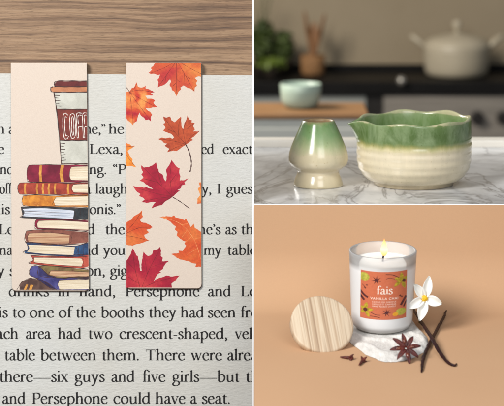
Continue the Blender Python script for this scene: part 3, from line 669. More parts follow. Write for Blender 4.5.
lbl('label_flower', [petalp(62, 305, a, L, 14) for a, L in ((-80, 62), (0, 62), (65, 72), (130, 50), (210, 40))], M_yel, .05, LAB)
lbl('flower_center', [starp(62, 308, 18, 9, .6)], M_brn, .10, LAB)
lbl('lemon_slice', [[Q(x_, y_) for x_, y_ in ell(52, 70, 34, 30, 14)[:-1]]], M_lim, .05, LAB)
lbl('lemon_slice', [[Q(x_, y_) for x_, y_ in ell(300, 322, 36, 26, 14, 10, 370)[:-1]]], M_lim, .05, LAB)
lbl('lemon_slice', [[Q(x_, y_) for x_, y_ in ell(262, 336, 20, 14, 12)[:-1]]], M_gold, .08, LAB)
lbl('star_anise_print', [starp(132, 88, 34, 7, .3, .3)], M_brn, .05, LAB)
lbl('star_anise_print', [starp(202, 322, 32, 7, .3, .1)], M_brn, .05, LAB)
lbl('vanilla_print', [], M_brn, .05, LAB, [([Q(192, 45), Q(240, 50), Q(290, 78)], .7), ([Q(195, 78), Q(220, 72), Q(280, 88)], .5)])
lbl('vanilla_print', [], M_brn, .05, LAB, [([Q(95, 322), Q(130, 338), Q(160, 340)], .6), ([Q(95, 350), Q(130, 352), Q(158, 358)], .6)])
lbl('cinnamon_print', [], M_brn, .05, LAB, [([Q(25, 170), Q(50, 200), Q(78, 218)], 2.0), ([Q(20, 200), Q(38, 220), Q(55, 240)], 2.2)])
lbl('cinnamon_print', [], M_brn, .05, LAB, [([Q(335, 215), Q(318, 240), Q(298, 275)], 2.4), ([Q(340, 245), Q(330, 262), Q(318, 290)], 1.6)])
lbl('clove_print', [starp(70, 130, 9, 4, .4), starp(58, 150, 9, 4, .4), starp(292, 205, 10, 4, .4), starp(304, 214, 9, 4, .4)], M_brn, .05, LAB, [([Q(40, 128), Q(52, 140), Q(62, 158)], .5)])
# brand word in serif, x from 135..238, baseline 188, x-height 38
bm = bmesh.new(); word(bm, 'fais', Q(135, 0)[0], Q(240, 0)[0], Q(0, 188)[1], 38/6.76, 0)
dense(bm); wrap(bm, .10); o = obj('label_lettering', bm, M_wht, LAB); o.matrix_world = PM
def sans(name, txt, x0, x1, yb, h, off=.1, weight=0.0):
    cu = bpy.data.curves.new(name, 'FONT'); cu.body = txt; cu.size = 1; cu.resolution_u = 3; cu.offset = weight; cu.space_character = 1.15
    ob = bpy.data.objects.new(name, cu); COL.objects.link(ob); bpy.context.view_layer.update()
    me = bpy.data.meshes.new_from_object(ob.evaluated_get(bpy.context.evaluated_depsgraph_get())); bpy.data.objects.remove(ob)
    bm = bmesh.new(); bm.from_mesh(me); bpy.data.meshes.remove(me)
    xs = [v.co.x for v in bm.verts]; ys = [v.co.y for v in bm.verts]; a, b_ = min(xs), max(xs); c_ = .0; d_ = max(ys)
    for v in bm.verts:
        v.co.x = x0+(v.co.x-a)/(b_-a)*(x1-x0); v.co.y = -yb+(v.co.y/d_)*h; v.co.z = 0
    wrap(bm, off); o = obj(name, bm, M_wht, LAB); o.matrix_world = PM; return o
sans('label_lettering', 'VANILLA CHAI', Q(93, 0)[0], Q(278, 0)[0], Q(0, 228)[1], 17/6.76, weight=.012)
sans('label_lettering', 'CLOUS DE GIROFLE', Q(105, 0)[0], Q(266, 0)[0], Q(0, 250)[1], 11/6.76)
sans('label_lettering', 'VANILLE ET CANNELLE', Q(105, 0)[0], Q(266, 0)[0], Q(0, 266)[1], 11/6.76)
sans('label_lettering', 'HAND POURED CANDLE', Q(108, 0)[0], Q(262, 0)[0], Q(0, 282)[1], 11/6.76)

# cloth under the candle
M_cloth = pm('white_gauze', (226, 223, 218), (206, 202, 196), scale=260, rough=.9, bs=.9, bscale=700, bd=.0010, stretch=(1, .45, 1))
outl = [(345, 336), (349, 342), (358, 349), (368, 356), (380, 361), (392, 362.5), (404, 361), (416, 357), (426, 350), (429, 343), (424, 335), (416, 326), (408, 318), (380, 313), (356, 318), (346, 327)]
gp = [gP(*p) for p in outl]
cen = Vector((sum(p.x for p in gp)/len(gp), sum(p.y for p in gp)/len(gp), 0))
cl = cr([(p.x, p.y) for p in gp+[gp[0]]], 8)[:-1]
bm = bmesh.new(); rings = []
nr = 26
for k in range(nr+1):
    t = k/nr; ring = []
    for i, p in enumerate(cl):
        q = Vector((p.x, p.y, 0)); w = 1+(.05*noise.noise(Vector((i*.16, 0, 3)))+.02*noise.noise(Vector((i*.6, 2, 3))))*(t**3)
        q = cen.lerp(q, t*w)
        e = min(1, (1-t)*7)
        d0 = math.hypot(q.x, q.y)
        fold = max(0, min(1, (d0-.027)/.008))
        nz = .0034*max(0, math.sin(q.x*230+q.y*210+4.5*noise.noise(Vector((q.x*30, q.y*30, 4)))))**1.5+.0016*noise.noise(Vector((q.x*60, q.y*60, 1.3)))-.0004
        z = .0004+e**.7*(.0022+fold*(nz*.75+.0008))
        if d0 < .027: z = min(z, CZ-.0003)
        ring.append(bm.verts.new((q.x, q.y, max(z, .0003))))
    rings.append(ring)
for a, b_ in zip(rings, rings[1:]):
    for i in range(len(cl)):
        j = (i+1) % len(cl)
        try: bm.faces.new((a[i], a[j], b_[j], b_[i]))
        except ValueError: pass
bmesh.ops.remove_doubles(bm, verts=bm.verts, dist=1e-6)
last = rings[-1]
obj_c = obj('cloth', bm, M_cloth, None, PM, True); tag(obj_c, 'crumpled white gauze cloth under the candle jar', 'cloth')

# wooden lid leaning beside the jar
m, nt, b = new_mat('pale_striped_wood')
v = coords(nt, (175, 3, 9), (0, 0, R(24)))
f = noise_n(nt, v, 1.0, 4, .55, .2)
nt.links.new(ramp(nt, f, [(.34, s2l((158, 132, 106))), (.43, s2l((192, 168, 140))), (.50, s2l((212, 194, 168))), (.57, s2l((176, 152, 126))), (.64, s2l((214, 196, 172)))]), b.inputs['Base Color'])
b.inputs['Roughness'].default_value = .6; bump(nt, b, f, .2, .0006)
M_lidw = m
rl = .0305
c0 = gP(327.5, 352.5)                         # point where its rim meets the paper
lean = R(44)
ln_ = Vector((0, math.sin(lean), math.cos(lean)))                  # up along the disc
nrm = Vector((0, -math.cos(lean), math.sin(lean)))
rz = Matrix.Rotation(R(12), 3, 'Z'); ln_ = rz @ ln_; nrm = rz @ nrm
cxx = c0+ln_*rl
LMx = PM @ frame(cxx, ln_.cross(nrm), ln_, nrm)
LID = thing('wooden_disc', 'round pale wooden jar lid with striped grain leaning beside the candle', 'lid', LMx)
def lpart(name, bm, mat, sm=True):
    o = obj(name, bm, mat, LID, None, sm); o.matrix_world = LMx; return o
o = lpart('disc', lathe(bmesh.new(), [(.00001, .0), (.0285, 0), (.0298, -.0004), (rl, -.0012), (rl, -.0074), (.0300, -.0080), (.00001, -.0082)], 96), M_lidw)
lpart('plug', lathe(bmesh.new(), [(.0265, -.0083), (.0265, -.0130), (.0258, -.0136), (.00001, -.0136)], 72), M_lidw)
lpart('sealing_ring', lathe(bmesh.new(), [(.0266, -.0102), (.0275, -.0106), (.0275, -.0116), (.0266, -.0120)], 72), pm('pale_ring', (220, 218, 212), rough=.4))

# star anise leaning on the cloth
M_an = pm('star_anise_husk', (104, 40, 32), (60, 22, 20), scale=260, rough=.55, bs=.5, bscale=500)
M_seed = pm('anise_seed', (140, 74, 40), (90, 40, 24), scale=300, rough=.2, coat=.6)
sa = gP(405.7, 360.5); sa.z = .0065
ax = Vector((0.05, -.80, .62)).normalized(); xx = Vector((1, 0, 0)); yy = ax.cross(xx).normalized(); xx = yy.cross(ax)
SM = PM @ frame(sa+Vector((0, 0, .0055)), xx, yy, ax)
ST = thing('star_anise', 'dark red-brown star anise leaning on the white cloth', 'star anise', SM)
for i in range(8):
    a = R(45*i+12+random.uniform(-6, 6)); L = .0148*random.uniform(.86, 1.1); d = Vector((math.cos(a), math.sin(a), 0)); nn = Vector((-d.y, d.x, 0))
    bm = bmesh.new(); rows = []
    for k in range(9):
        t = k/8; w = .0022*math.sin(math.pi*min(1, .12+t*.88))**.8+.0002; z = .0012*math.sin(t*3)
        c_ = d*(.001+L*t)
        rows.append([bm.verts.new(c_+nn*w+Vector((0, 0, z+.0012))), bm.verts.new(c_+nn*w*.35+Vector((0, 0, z+.0002+.0004))), bm.verts.new(c_-nn*w*.35+Vector((0, 0, z+.0006))), bm.verts.new(c_-nn*w+Vector((0, 0, z+.0012))), bm.verts.new(c_-nn*w*.6+Vector((0, 0, z-.0018))), bm.verts.new(c_+nn*w*.6+Vector((0, 0, z-.0018)))])
    for a_, b_ in zip(rows, rows[1:]):
        for q in range(6): bm.faces.new((a_[q], a_[(q+1) % 6], b_[(q+1) % 6], b_[q]))
    bm.faces.new(list(reversed(rows[0]))); bm.faces.new(rows[-1]); bmesh.ops.recalc_face_normals(bm, faces=bm.faces)
    o = obj('pod', bm, M_an, ST, None, True); o.matrix_world = SM
    if i % 2 == 0:
        bm = bmesh.new(); bmesh.ops.create_uvsphere(bm, u_segments=10, v_segments=8, radius=1)
        for v in bm.verts: v.co = d*(L*.5)+d*v.co.x*.0026+nn*v.co.y*.0013+Vector((0, 0, .0014+v.co.z*.0011))
        o = obj('seed', bm, M_seed, ST, None, True); o.matrix_world = SM

# cloves
M_cl = pm('clove_brown', (112, 50, 40), (70, 30, 26), scale=400, rough=.6, bs=.4, bscale=700)
def clove(p0, p1, label):
    a = gP(*p0); b_ = gP(*p1); d = (b_-a); L = d.length; d = d.normalized()
    L = min(L, .0165)
    mw = PM @ frame(b_-d*L+Vector((0, 0, .0016)), d, Vector((-d.y, d.x, 0)), Vector((0, 0, 1)))
    r = thing('clove', label, 'clove', mw, 'dried cloves on the peach paper')
    def pp(n, bm, mt=M_cl):
        o = obj(n, bm, mt, r, None, True); o.matrix_world = mw
    pp('stalk', tube(bmesh.new(), [(0, 0, -.0002), (L*.3, 0, 0), (L*.68, .0003, .0002), (L*.78, 0, .0004)], [.0006, .0012, .0016, .0014], 10))
    bm = bmesh.new(); bmesh.ops.create_uvsphere(bm, u_segments=12, v_segments=8, radius=.0019)
    for v in bm.verts: v.co += Vector((L*.88, 0, .0006))
    pp('bud', bm)
    for k in range(4):
        an = R(90*k+45); y_, z_ = math.cos(an), math.sin(an)
        pp('sepal', tube(bmesh.new(), [(L*.74, y_*.001, z_*.001+.0003), (L*.86, y_*.0024, z_*.0024+.0006), (L*.96, y_*.0042, z_*.0036+.0008)], [.0011, .0011, .0003], 6))
clove((340.2, 358.4), (353.2, 360.2), 'small dried clove nearer the lid with its bud pointing right')
clove((356.2, 369.4), (364.2, 361.2), 'small dried clove below the candle pointing up towards the cloth')

# vanilla pods
M_van = pm('vanilla_pod', (50, 18, 20), (22, 9, 12), scale=120, stretch=(1, 1, 1), rough=.5, spec=.25, bs=.7, bscale=260, bd=.0012)
def pod(pts, rad, label, lift):
    loc = [gP(*p) for p in pts]
    base = loc[-1].copy(); mw = PM @ Matrix.Translation(base)
    P3 = [(p-base)+Vector((0, 0, r+l)) for p, r, l in zip(loc, rad, lift)]
    bm = tube(bmesh.new(), P3, [r_*.76 for r_ in rad], 12, True, 10)
    for v in bm.verts:
        v.co += Vector((noise.noise(v.co*220), noise.noise(v.co*220+Vector((5, 5, 5))), 0))*.0007
    o = obj('vanilla_pod', bm, M_van, None, mw, True); tag(o, label, 'vanilla pod', 'crossed vanilla pods')
pod([(446, 311.5), (444, 318), (436, 333), (429, 347), (423.6, 360), (421.8, 370), (421.4, 373)], [.0010, .0016, .0020, .0024, .0022, .0015, .0007], 'upright dark vanilla pod lying beneath the other and tilting right', [0]*7)
pod([(413.5, 311), (416.5, 319), (424, 333), (431.5, 345.5), (440, 357), (448.5, 364.8), (454.5, 366.8), (456.6, 364.6)], [.0010, .0018, .0023, .0024, .0023, .0018, .0014, .0008], 'dark vanilla pod lying on top of the other with a curled lower tip', [.001, .003, .0045, .0055, .002, 0, 0, 0])

# white flower
M_pet = pm('white_petal', (252, 251, 246), (244, 244, 236), scale=80, rough=.6, sub=.0)
M_fy = pm('flower_yellow', (246, 200, 40), (232, 176, 20), scale=500, rough=.6)
fd = 2.222
fc = pworld(424.2, 298.4, fd)
fx = Vector((1, 0, 0)); fz = (Vector((CO-PO).to_tuple()) ); fz = Vector(((-CF).dot(CR)+.18, (-CF).dot(PB), (-CF).dot(PU))).normalized()
fy = fz.cross(Vector((1, 0, 0))).normalized(); fx = fy.cross(fz)
FM = PM @ frame(fc, fx, fy, fz)
FL_ = thing('flower', 'white five-petalled flower with yellow centre beside the candle glass', 'flower', FM)
for (tx, ty, w) in ((428.8, 276.0, 4.9), (413.0, 284.0, 4.5), (406.2, 307.4, 4.8), (418.8, 320.6, 5.2), (441.8, 303.8, 5.0)):
    dx, dy = (tx-424.2)*s1, -(ty-298.4)*s1; L = math.hypot(dx, dy); d = Vector((dx/L, dy/L, 0)); nn = Vector((-d.y, d.x, 0))
    bm = bmesh.new(); rows = []; ww = w*s1
    for k in range(13):
        t = k/12; wk = ww*(math.sin(math.pi*t**.85)**.75 if 0 < t < 1 else .06)*1.0+.0002
        z = .0035*math.sin(t*2.4)-.002*t
        rows.append([bm.verts.new(d*(L*t)+nn*wk*s_+Vector((0, 0, z+.0016*abs(s_)**2-.0006*math.cos(s_*3)))) for s_ in (-1, -.66, -.33, 0, .33, .66, 1)])
    for a_, b_ in zip(rows, rows[1:]):
        for q in range(6): bm.faces.new((a_[q], a_[q+1], b_[q+1], b_[q]))
    o = obj('petal', bm, M_pet, FL_, None, True); o.matrix_world = FM
    md = o.modifiers.new('s', 'SOLIDIFY'); md.thickness = .0002
bm = bmesh.new(); bmesh.ops.create_uvsphere(bm, u_segments=16, v_segments=10, radius=.0034)
for v in bm.verts: v.co.z *= .6; v.co += v.co.normalized()*.0006*noise.noise(v.co*1500); v.co.z += .0014
o = obj('flower_center', bm, M_fy, FL_, None, True); o.matrix_world = FM
# short stalk down to the paper
base_p = gP(419.6, 322.5, .001); q0 = FM.inverted() @ (PM @ base_p)
o = obj('stalk', tube(bmesh.new(), [(0, 0, -.001), q0*.5+Vector((0, 0, -.004)), q0], [.0011, .0010, .0011], 8), pm('green_stalk', (120, 140, 70), (96, 118, 60), rough=.6), FL_, None, True); o.matrix_world = FM

# ================================================================== UPPER RIGHT : tea bowl and whisk stand on a marble counter
D2 = 2.56
zc = W(413, 184, D2).z                       # marble surface height
def onM(px, py): return hitz(px, py, zc)
yf = onM(400, 204.8).y; print('depths', PTOP, (onM(400, 204.8)-CO).dot(CF))
yb_ = onM(400, 147.0).y
# marble
m, nt, b = new_mat('white_marble')
v = coords(nt, (1, 1, 1), (0, 0, R(24)))
def vein(scale, width, dist, rot, seed):
    vv = N(nt, 'ShaderNodeMapping'); tc = N(nt, 'ShaderNodeTexCoord'); nt.links.new(tc.outputs['Object'], vv.inputs[0]); vv.inputs['Rotation'].default_value = (0, 0, R(rot)); vv.inputs['Location'].default_value = (seed, seed*.7, 0)
    vv.inputs['Scale'].default_value = (1, .55, 1)
    n_ = noise_n(nt, vv.outputs[0], scale, 5, .58, dist)
    s_ = N(nt, 'ShaderNodeMath', operation='SUBTRACT'); nt.links.new(n_, s_.inputs[0]); s_.inputs[1].default_value = .5
    a_ = N(nt, 'ShaderNodeMath', operation='ABSOLUTE'); nt.links.new(s_.outputs[0], a_.inputs[0])
    return ramp(nt, a_.outputs[0], [(0, (1, 1, 1)), (width*.35, (.55,)*3), (width, (0, 0, 0))])
v1 = vein(7, .07, .6, 35, 2.3); v2 = vein(9, .026, .9, -40, 4.1)
cl_ = noise_n(nt, v, 9, 3, .6)
base = ramp(nt, cl_, [(.34, s2l((198, 200, 203))), (.48, s2l((228, 228, 229))), (.68, s2l((240, 240, 239)))])
c = mixc(nt, base, s2l((124, 124, 126)), N(nt, 'ShaderNodeMath', operation='MULTIPLY').outputs[0])
mulA = [n_ for n_ in nt.nodes if n_.bl_idname == 'ShaderNodeMath' and n_.operation == 'MULTIPLY'][-1]
nt.links.new(v1, mulA.inputs[0]); mulA.inputs[1].default_value = .42
mulB = N(nt, 'ShaderNodeMath', operation='MULTIPLY'); nt.links.new(v2, mulB.inputs[0]); mulB.inputs[1].default_value = .75
c = mixc(nt, c, s2l((128, 127, 128)), mulB.outputs[0])
nt.links.new(c, b.inputs['Base Color']); b.inputs['Roughness'].default_value = .22; b.inputs['Coat Weight'].default_value = .2; b.inputs['Coat Roughness'].default_value = .1
M_marb = m
xl = onM(253.3, 204.9).x
bm = bmesh.new()
xlb = onM(253.2, 147).x
pts = [(xl, yf), (1.1, yf), (1.1, yb_), (xlb, yb_)]
top = [bm.verts.new((p[0], p[1], 0)) for p in pts]; bot = [bm.verts.new((p[0], p[1]+(.003 if p[1] == yf else 0), -.0022 if p[1] == yf else -.02)) for p in pts]
bm.faces.new(top); bm.faces.new(list(reversed(bot)))
for i in range(4):
    j = (i+1) % 4; bm.faces.new((top[i], bot[i], bot[j], top[j]))
bmesh.ops.recalc_face_normals(bm, faces=bm.faces)
COU = thing('marble_counter', 'white marble counter top with grey veins under the tea bowl', 'counter', frame(Vector((0, 0, zc)), CR, Vector((0, 1, 0)), Vector((0, 0, 1))))
o = obj('marble_slab', bm, M_marb, COU)
M_hilite = pm('highlight_cream', (246, 240, 228), (240, 232, 218), scale=9, rough=.35)
bm = bmesh.new(); hh = .0085; box(bm, xlb, 1.1, yb_+.0005, yb_+.03, -.02, hh)  # added strip: pale colour stands in for backlight on the marble's far edge
o = obj('edge_highlight_strip', bm, M_hilite, COU); bevel(o, .002, 3)

# ---- glazes
def glaze(name, zt, bands, wob, scale, rough=.2):
    """colour by height (object z), boundary made uneven by noise"""
    m, nt, b = new_mat(name)
    tc = N(nt, 'ShaderNodeTexCoord'); sp = N(nt, 'ShaderNodeSeparateXYZ'); nt.links.new(tc.outputs['Object'], sp.inputs[0])
    st = coords(nt, (1, 1, .35)); n1 = noise_n(nt, st, scale, 4, .6); n2 = noise_n(nt, st, scale*3.5, 3, .6)
    a_ = N(nt, 'ShaderNodeMath', operation='MULTIPLY_ADD'); nt.links.new(n1, a_.inputs[0]); a_.inputs[1].default_value = wob; nt.links.new(sp.outputs[2], a_.inputs[2])
    a2 = N(nt, 'ShaderNodeMath', operation='MULTIPLY_ADD'); nt.links.new(n2, a2.inputs[0]); a2.inputs[1].default_value = wob*.35; nt.links.new(a_.outputs[0], a2.inputs[2])
    mr = N(nt, 'ShaderNodeMapRange'); nt.links.new(a2.outputs[0], mr.inputs[0]); mr.inputs[1].default_value = wob*.675; mr.inputs[2].default_value = zt+wob*.675
    c = ramp(nt, mr.outputs[0], [(p, s2l(cc)) for p, cc in bands])
    sk = noise_n(nt, coords(nt, (1, 1, .2)), 130, 4, .6)
    c = mixc(nt, c, ramp(nt, sk, [(.3, (.93, .94, .92)), (.65, (1.03, 1.03, 1.02))]), 1, 'MULTIPLY')
    mot = noise_n(nt, coords(nt, (1, 1, .45)), 42, 5, .68, .5); spk = noise_n(nt, coords(nt), 420, 3, .6)
    hgt = ramp(nt, mr.outputs[0], [(.60, (0, 0, 0)), (.78, (1, 1, 1))])
    mk = N(nt, 'ShaderNodeMath', operation='MULTIPLY'); nt.links.new(ramp(nt, mot, [(.40, (0, 0, 0)), (.64, (.8,)*3)]), mk.inputs[0]); nt.links.new(hgt, mk.inputs[1])
    c = mixc(nt, c, s2l((142, 160, 118)), mk.outputs[0])
    c = mixc(nt, c, ramp(nt, spk, [(.27, (.74, .68, .58)), (.36, (1, 1, 1))]), 1, 'MULTIPLY')
    bump(nt, b, noise_n(nt, coords(nt), 70, 2, .5), .12, .0012)
    nt.links.new(c, b.inputs['Base Color']); b.inputs['Roughness'].default_value = rough; b.inputs['Coat Weight'].default_value = .25; b.inputs['Coat Roughness'].default_value = .12
    return m
# whisk stand
hp = onM(318.2, 185.6); s2 = (hp-CO).dot(CF)/F
M_stand = glaze('stand_glaze', .0745, [(0, (206, 192, 160)), (.25, (217, 203, 173)), (.50, (212, 200, 168)), (.64, (178, 186, 142)), (.78, (128, 160, 108)), (.93, (104, 140, 84)), (.97, (130, 140, 92)), (1.0, (158, 132, 98))], .013, 60)
r = lambda v: v*s2
prof = [(.0001, .0012), (r(22), .0010), (r(23.6), 0), (r(24.7), .0012), (r(24.6), .0032), (r(23.2), .008), (r(21.6), .012), (r(21.0), .0150), (r(21.6), .0172), (r(24.6), .0196), (r(27.8), .0226), (r(29.4), .0262), (r(29.8), .0300), (r(29.2), .035), (r(27.6), .041), (r(25), .048), (r(22), .0555), (r(19), .0625), (r(16.9), .0675), (r(15.9), .0694), (r(14.9), .0702), (r(13.7), .0694), (r(13.2), .0675), (r(14), .063), (r(18), .052), (r(24), .036), (r(20), .02), (.0001, .016)]
q = cr(prof, 3); WS = thing('whisk_stand', 'small cream and green glazed ceramic whisk stand on the marble', 'whisk stand', Matrix.Translation(hp))
bm = lathe(bmesh.new(), [(max(p.x, .00005), p.y) for p in q], 80); bm.faces.ensure_lookup_table()
ipk = max(range(len(q)), key=lambda i_: q[i_].y)
for i_, f_ in enumerate(bm.faces): f_.material_index = 0 if i_ < ipk*80 else 1
for v_ in bm.verts: v_.co.z *= 1.045
o = obj('stand_body', bm, [M_stand, pm('stand_inside', (176, 150, 112), (150, 124, 90), scale=80, rough=.4)], WS, None, True); o.matrix_world = Matrix.Translation(hp)
# tea bowl
bp = onM(413.6, 184.2); s2 = (bp-CO).dot(CF)/F
HB = .0735
SP = math.pi                                 # spout points to the left
def wrapang(a): return (a+math.pi) % (2*math.pi)-math.pi
def rimf(p, a, k, rr, z):
    t = max(0, min(1, (z-.030)/(HB-.030))); tt = t**2.2
    lob = .5+.5*math.cos(7*a+.5)
    rad = 1+(-.012+.022*lob)*tt
    dz = (.0030*lob-.0015)*t**3
    d = wrapang(a-SP-.06); sp = math.exp(-(d/.23)**2)
    ts = max(0, (z-.046)/(HB-.046)); ts = ts**1.5
    rad += sp*.200*ts
    dz += -sp*.0030*ts
    dz += .0015*t**3*math.cos(a-.4)
    return Vector((p.x*rad, p.y*rad, z+dz))
pf = [(30, .0020), (37.0, .0016), (38.2, 0), (39.6, .0010), (40.0, .0034), (41.5, .0050), (46, .0066)]
outer = [(a_*s2/.001*.001, z_) for a_, z_ in pf]
nri = 64
for i in range(nri):
    t = i/(nri-1); z = .0080+(HB-.0080)*t
    rr = 57.2-(10.2*((.036-z)/.0288)**3.1 if z < .036 else 0)-1.2*max(0, (z-.045)/.0265)
    if z < .053: rr += .24*math.sin((z-.008)/.0088*2*math.pi)*min(1, (z-.008)/.006)
    outer.append((rr*s2, z))
rt = outer[-1][0]
lip = [(rt-.0006, HB+.0012), (rt-.0018, HB+.0016), (rt-.0030, HB+.0009), (rt-.0036, HB-.001)]
inner = [(rt-.0040-(.0005*(1-t)), .010+(HB-.012-.010)*t) for t in [1-i/16 for i in range(1, 14)]]
inner = [(rr - .022*max(0, (.028-z)/.028)**1.4*1.0, z) for rr, z in inner] + [(.030, .0090), (.015, .0070), (.0001, .0065)]
prof = [(.0001, .003)]+outer+lip+inner
M_bowl = glaze('bowl_glaze', HB, [(0, (184, 167, 137)), (.10, (210, 196, 166)), (.55, (224, 211, 184)), (.62, (214, 202, 162)), (.665, (176, 168, 112)), (.69, (146, 148, 92)), (.725, (98, 118, 66)), (.77, (88, 110, 62)), (.85, (86, 108, 60)), (.95, (94, 118, 68)), (.985, (112, 132, 78)), (1.0, (186, 180, 142))], .0055, 90)
# the inside is green to the bottom: a second glaze on the inner faces
M_in = glaze('bowl_inner_glaze', HB, [(0, (92, 120, 66)), (.5, (86, 112, 60)), (.80, (98, 124, 72)), (.93, (108, 132, 80)), (.985, (124, 142, 92)), (1, (186, 180, 142))], .0035, 45)
TB = thing('tea_bowl', 'ribbed cream ceramic tea bowl with green wavy rim and pouring spout', 'bowl', Matrix.Translation(bp))
bm = bmesh.new(); lathe(bm, prof, 192, fr=rimf)
bm.faces.ensure_lookup_table()
n_out = (1+len(outer)+2-1)*192
for i, f in enumerate(bm.faces): f.material_index = 0 if i < n_out else 1
o = obj('bowl_body', bm, [M_bowl, M_in], TB, None, True); o.matrix_world = Matrix.Translation(bp)

# ---- kitchen behind (out of focus)
DB = 6.4
zk = W(400, 82, DB).z                        # top of the black hob counter at its front edge
yk0 = W(400, 82, DB).y
yk1 = hitz(400, 72, zk).y
M_wall = pm('beige_wall', (144, 131, 110), (137, 124, 103), scale=3, rough=.9)
bm = bmesh.new(); box(bm, -4.5, 4.5, yk1+.05, yk1+.2, 0, 3.2)
tag(obj('kitchen_wall', bm, M_wall, None, Matrix.Identity(4)), kind='structure')
bm = bmesh.new(); box(bm, -4.5, 4.5, -1.5, yk1+.05, -.1, 0)
tag(obj('floor', bm, pm('grey_floor', (110, 104, 96), (96, 90, 84), scale=6, rough=.6), None, Matrix.Identity(4)), kind='structure')
def kx(px): return W(px, 95, DB).x
def kz(py, y=None):
    r_ = ray(300, py); t = ((yk0 if y is None else y)-CO.y)/r_.y; return CO.z+r_.z*t
M_black = pm('black_hob', (20, 19, 19), (13, 12, 12), scale=12, rough=.5, spec=.12)
HOB = thing('hob_counter', 'long black stove counter along the beige wall', 'counter', Matrix.Translation((kx(400), yk0, 0)))
def kpart(name, bm, mat, parent, smooth=False, bev=0):
    o = obj(name, bm, mat, parent, None, smooth); o.matrix_world = Matrix.Identity(4)
    if bev: bevel(o, bev, 2)
    return o
kpart('counter_top', box(bmesh.new(), -4, 4, yk0, yk1+.049, kz(95.5), zk), M_black, HOB, bev=.004)
kpart('back_strip', box(bmesh.new(), -4, 4, yk1+.02, yk1+.0495, zk+.001, zk+.018), M_black, HOB)
M_cab = pm('grey_cabinet', (150, 152, 147), (138, 141, 137), scale=6, rough=.6)
M_steel = pm('brushed_steel', (150, 143, 134), (124, 118, 110), scale=5, stretch=(1, 1, 20), rough=.42, metal=.35)
M_dark = pm('dark_glass', (40, 37, 35), (28, 26, 25), scale=10, rough=.3)
cab = kpart('cabinet_front', box(bmesh.new(), kx(150), kx(366), yk0+.02, yk0+.04, .05, kz(96)), M_cab, HOB)
kpart('gap_panel', box(bmesh.new(), kx(366.2), kx(384), yk0+.022, yk0+.04, .05, kz(96)), M_dark, HOB)
ov = kpart('oven_front', box(bmesh.new(), kx(384.2), kx(700), yk0+.012, yk0+.04, .05, kz(96)), M_steel, HOB)
def disc_y(bm, x, y, z, r_, dep, seg=28):
    a_ = [bm.verts.new((x+r_*math.cos(2*math.pi*i/seg), y, z+r_*math.sin(2*math.pi*i/seg))) for i in range(seg)]
    b_ = [bm.verts.new((x+r_*.86*math.cos(2*math.pi*i/seg), y-dep, z+r_*.86*math.sin(2*math.pi*i/seg))) for i in range(seg)]
    bm.faces.new(a_); bm.faces.new(list(reversed(b_)))
    for i in range(seg): bm.faces.new((a_[i], b_[i], b_[(i+1) % seg], a_[(i+1) % seg]))
    bmesh.ops.recalc_face_normals(bm, faces=bm.faces); return bm
for px_ in (478, 504, 530):
    kpart('oven_knob', disc_y(bmesh.new(), kx(px_), yk0+.0115, kz(118), 7.2*DB/F, .025), M_dark, ov)
bm = bmesh.new(); bmesh.ops.create_uvsphere(bm, u_segments=20, v_segments=14, radius=4.6*DB/F)
for v in bm.verts: v.co += Vector((kx(401), yk0-.018, kz(80)))
kn = kpart('round_knob', bm, pm('polished_steel', (190, 186, 178), (150, 146, 140), scale=30, rough=.25, metal=.7), HOB, True)

# pot
M_pot = pm('cream_enamel', (176, 166, 146), (164, 154, 134), scale=8, rough=.4)
ypot = (yk0+yk1)/2+.03
sP = (ypot)/F/math.cos(TH)*1.0
pc = Vector((W(457.5, 79, DB+.12).x, ypot, zk+.0005)); sk_ = DB*1.02/F
PTM = Matrix.Translation(pc)
POT = thing('cooking_pot', 'large cream enamel cooking pot with lid and two side handles on the hob', 'pot', PTM)
def ppart(name, bm, mat=M_pot, root=POT, mw=PTM, sm=True):
    o = obj(name, bm, mat, root, None, sm); o.matrix_world = mw; return o
u = sk_
ppart('pot_body', lathe(bmesh.new(), [(.001, 0), (27*u, 0), (30.5*u, 2.5*u), (32*u, 8*u), (32.8*u, 18*u), (33*u, 28*u), (33.4*u, 31*u), (31*u, 31.2*u)], 64))
ppart('pot_lid', lathe(bmesh.new(), [(33.8*u, 31.3*u), (33.6*u, 33*u), (31*u, 37*u), (25*u, 41*u), (14*u, 44*u), (5*u, 45*u), (4*u, 46*u), (.001, 46*u)], 64))
ppart('lid_knob', lathe(bmesh.new(), [(2.6*u, 45.6*u), (2.4*u, 50*u), (4.4*u, 53*u), (4.6*u, 57*u), (3.2*u, 59.5*u), (.001, 60*u)], 24))
for sgn in (-1, 1):
    ppart('side_handle', tube(bmesh.new(), [(sgn*32*u, -4.5*u, 31*u), (sgn*38*u, -4.5*u, 37*u), (sgn*44.5*u, 0, 42*u), (sgn*38*u, 4.5*u, 37*u), (sgn*32*u, 4.5*u, 31*u)], [2.2*u, 2.6*u, 2.8*u, 2.6*u, 2.2*u], 12))

for ch in POT.children:
    for v_ in ch.data.vertices: v_.co.z *= .93
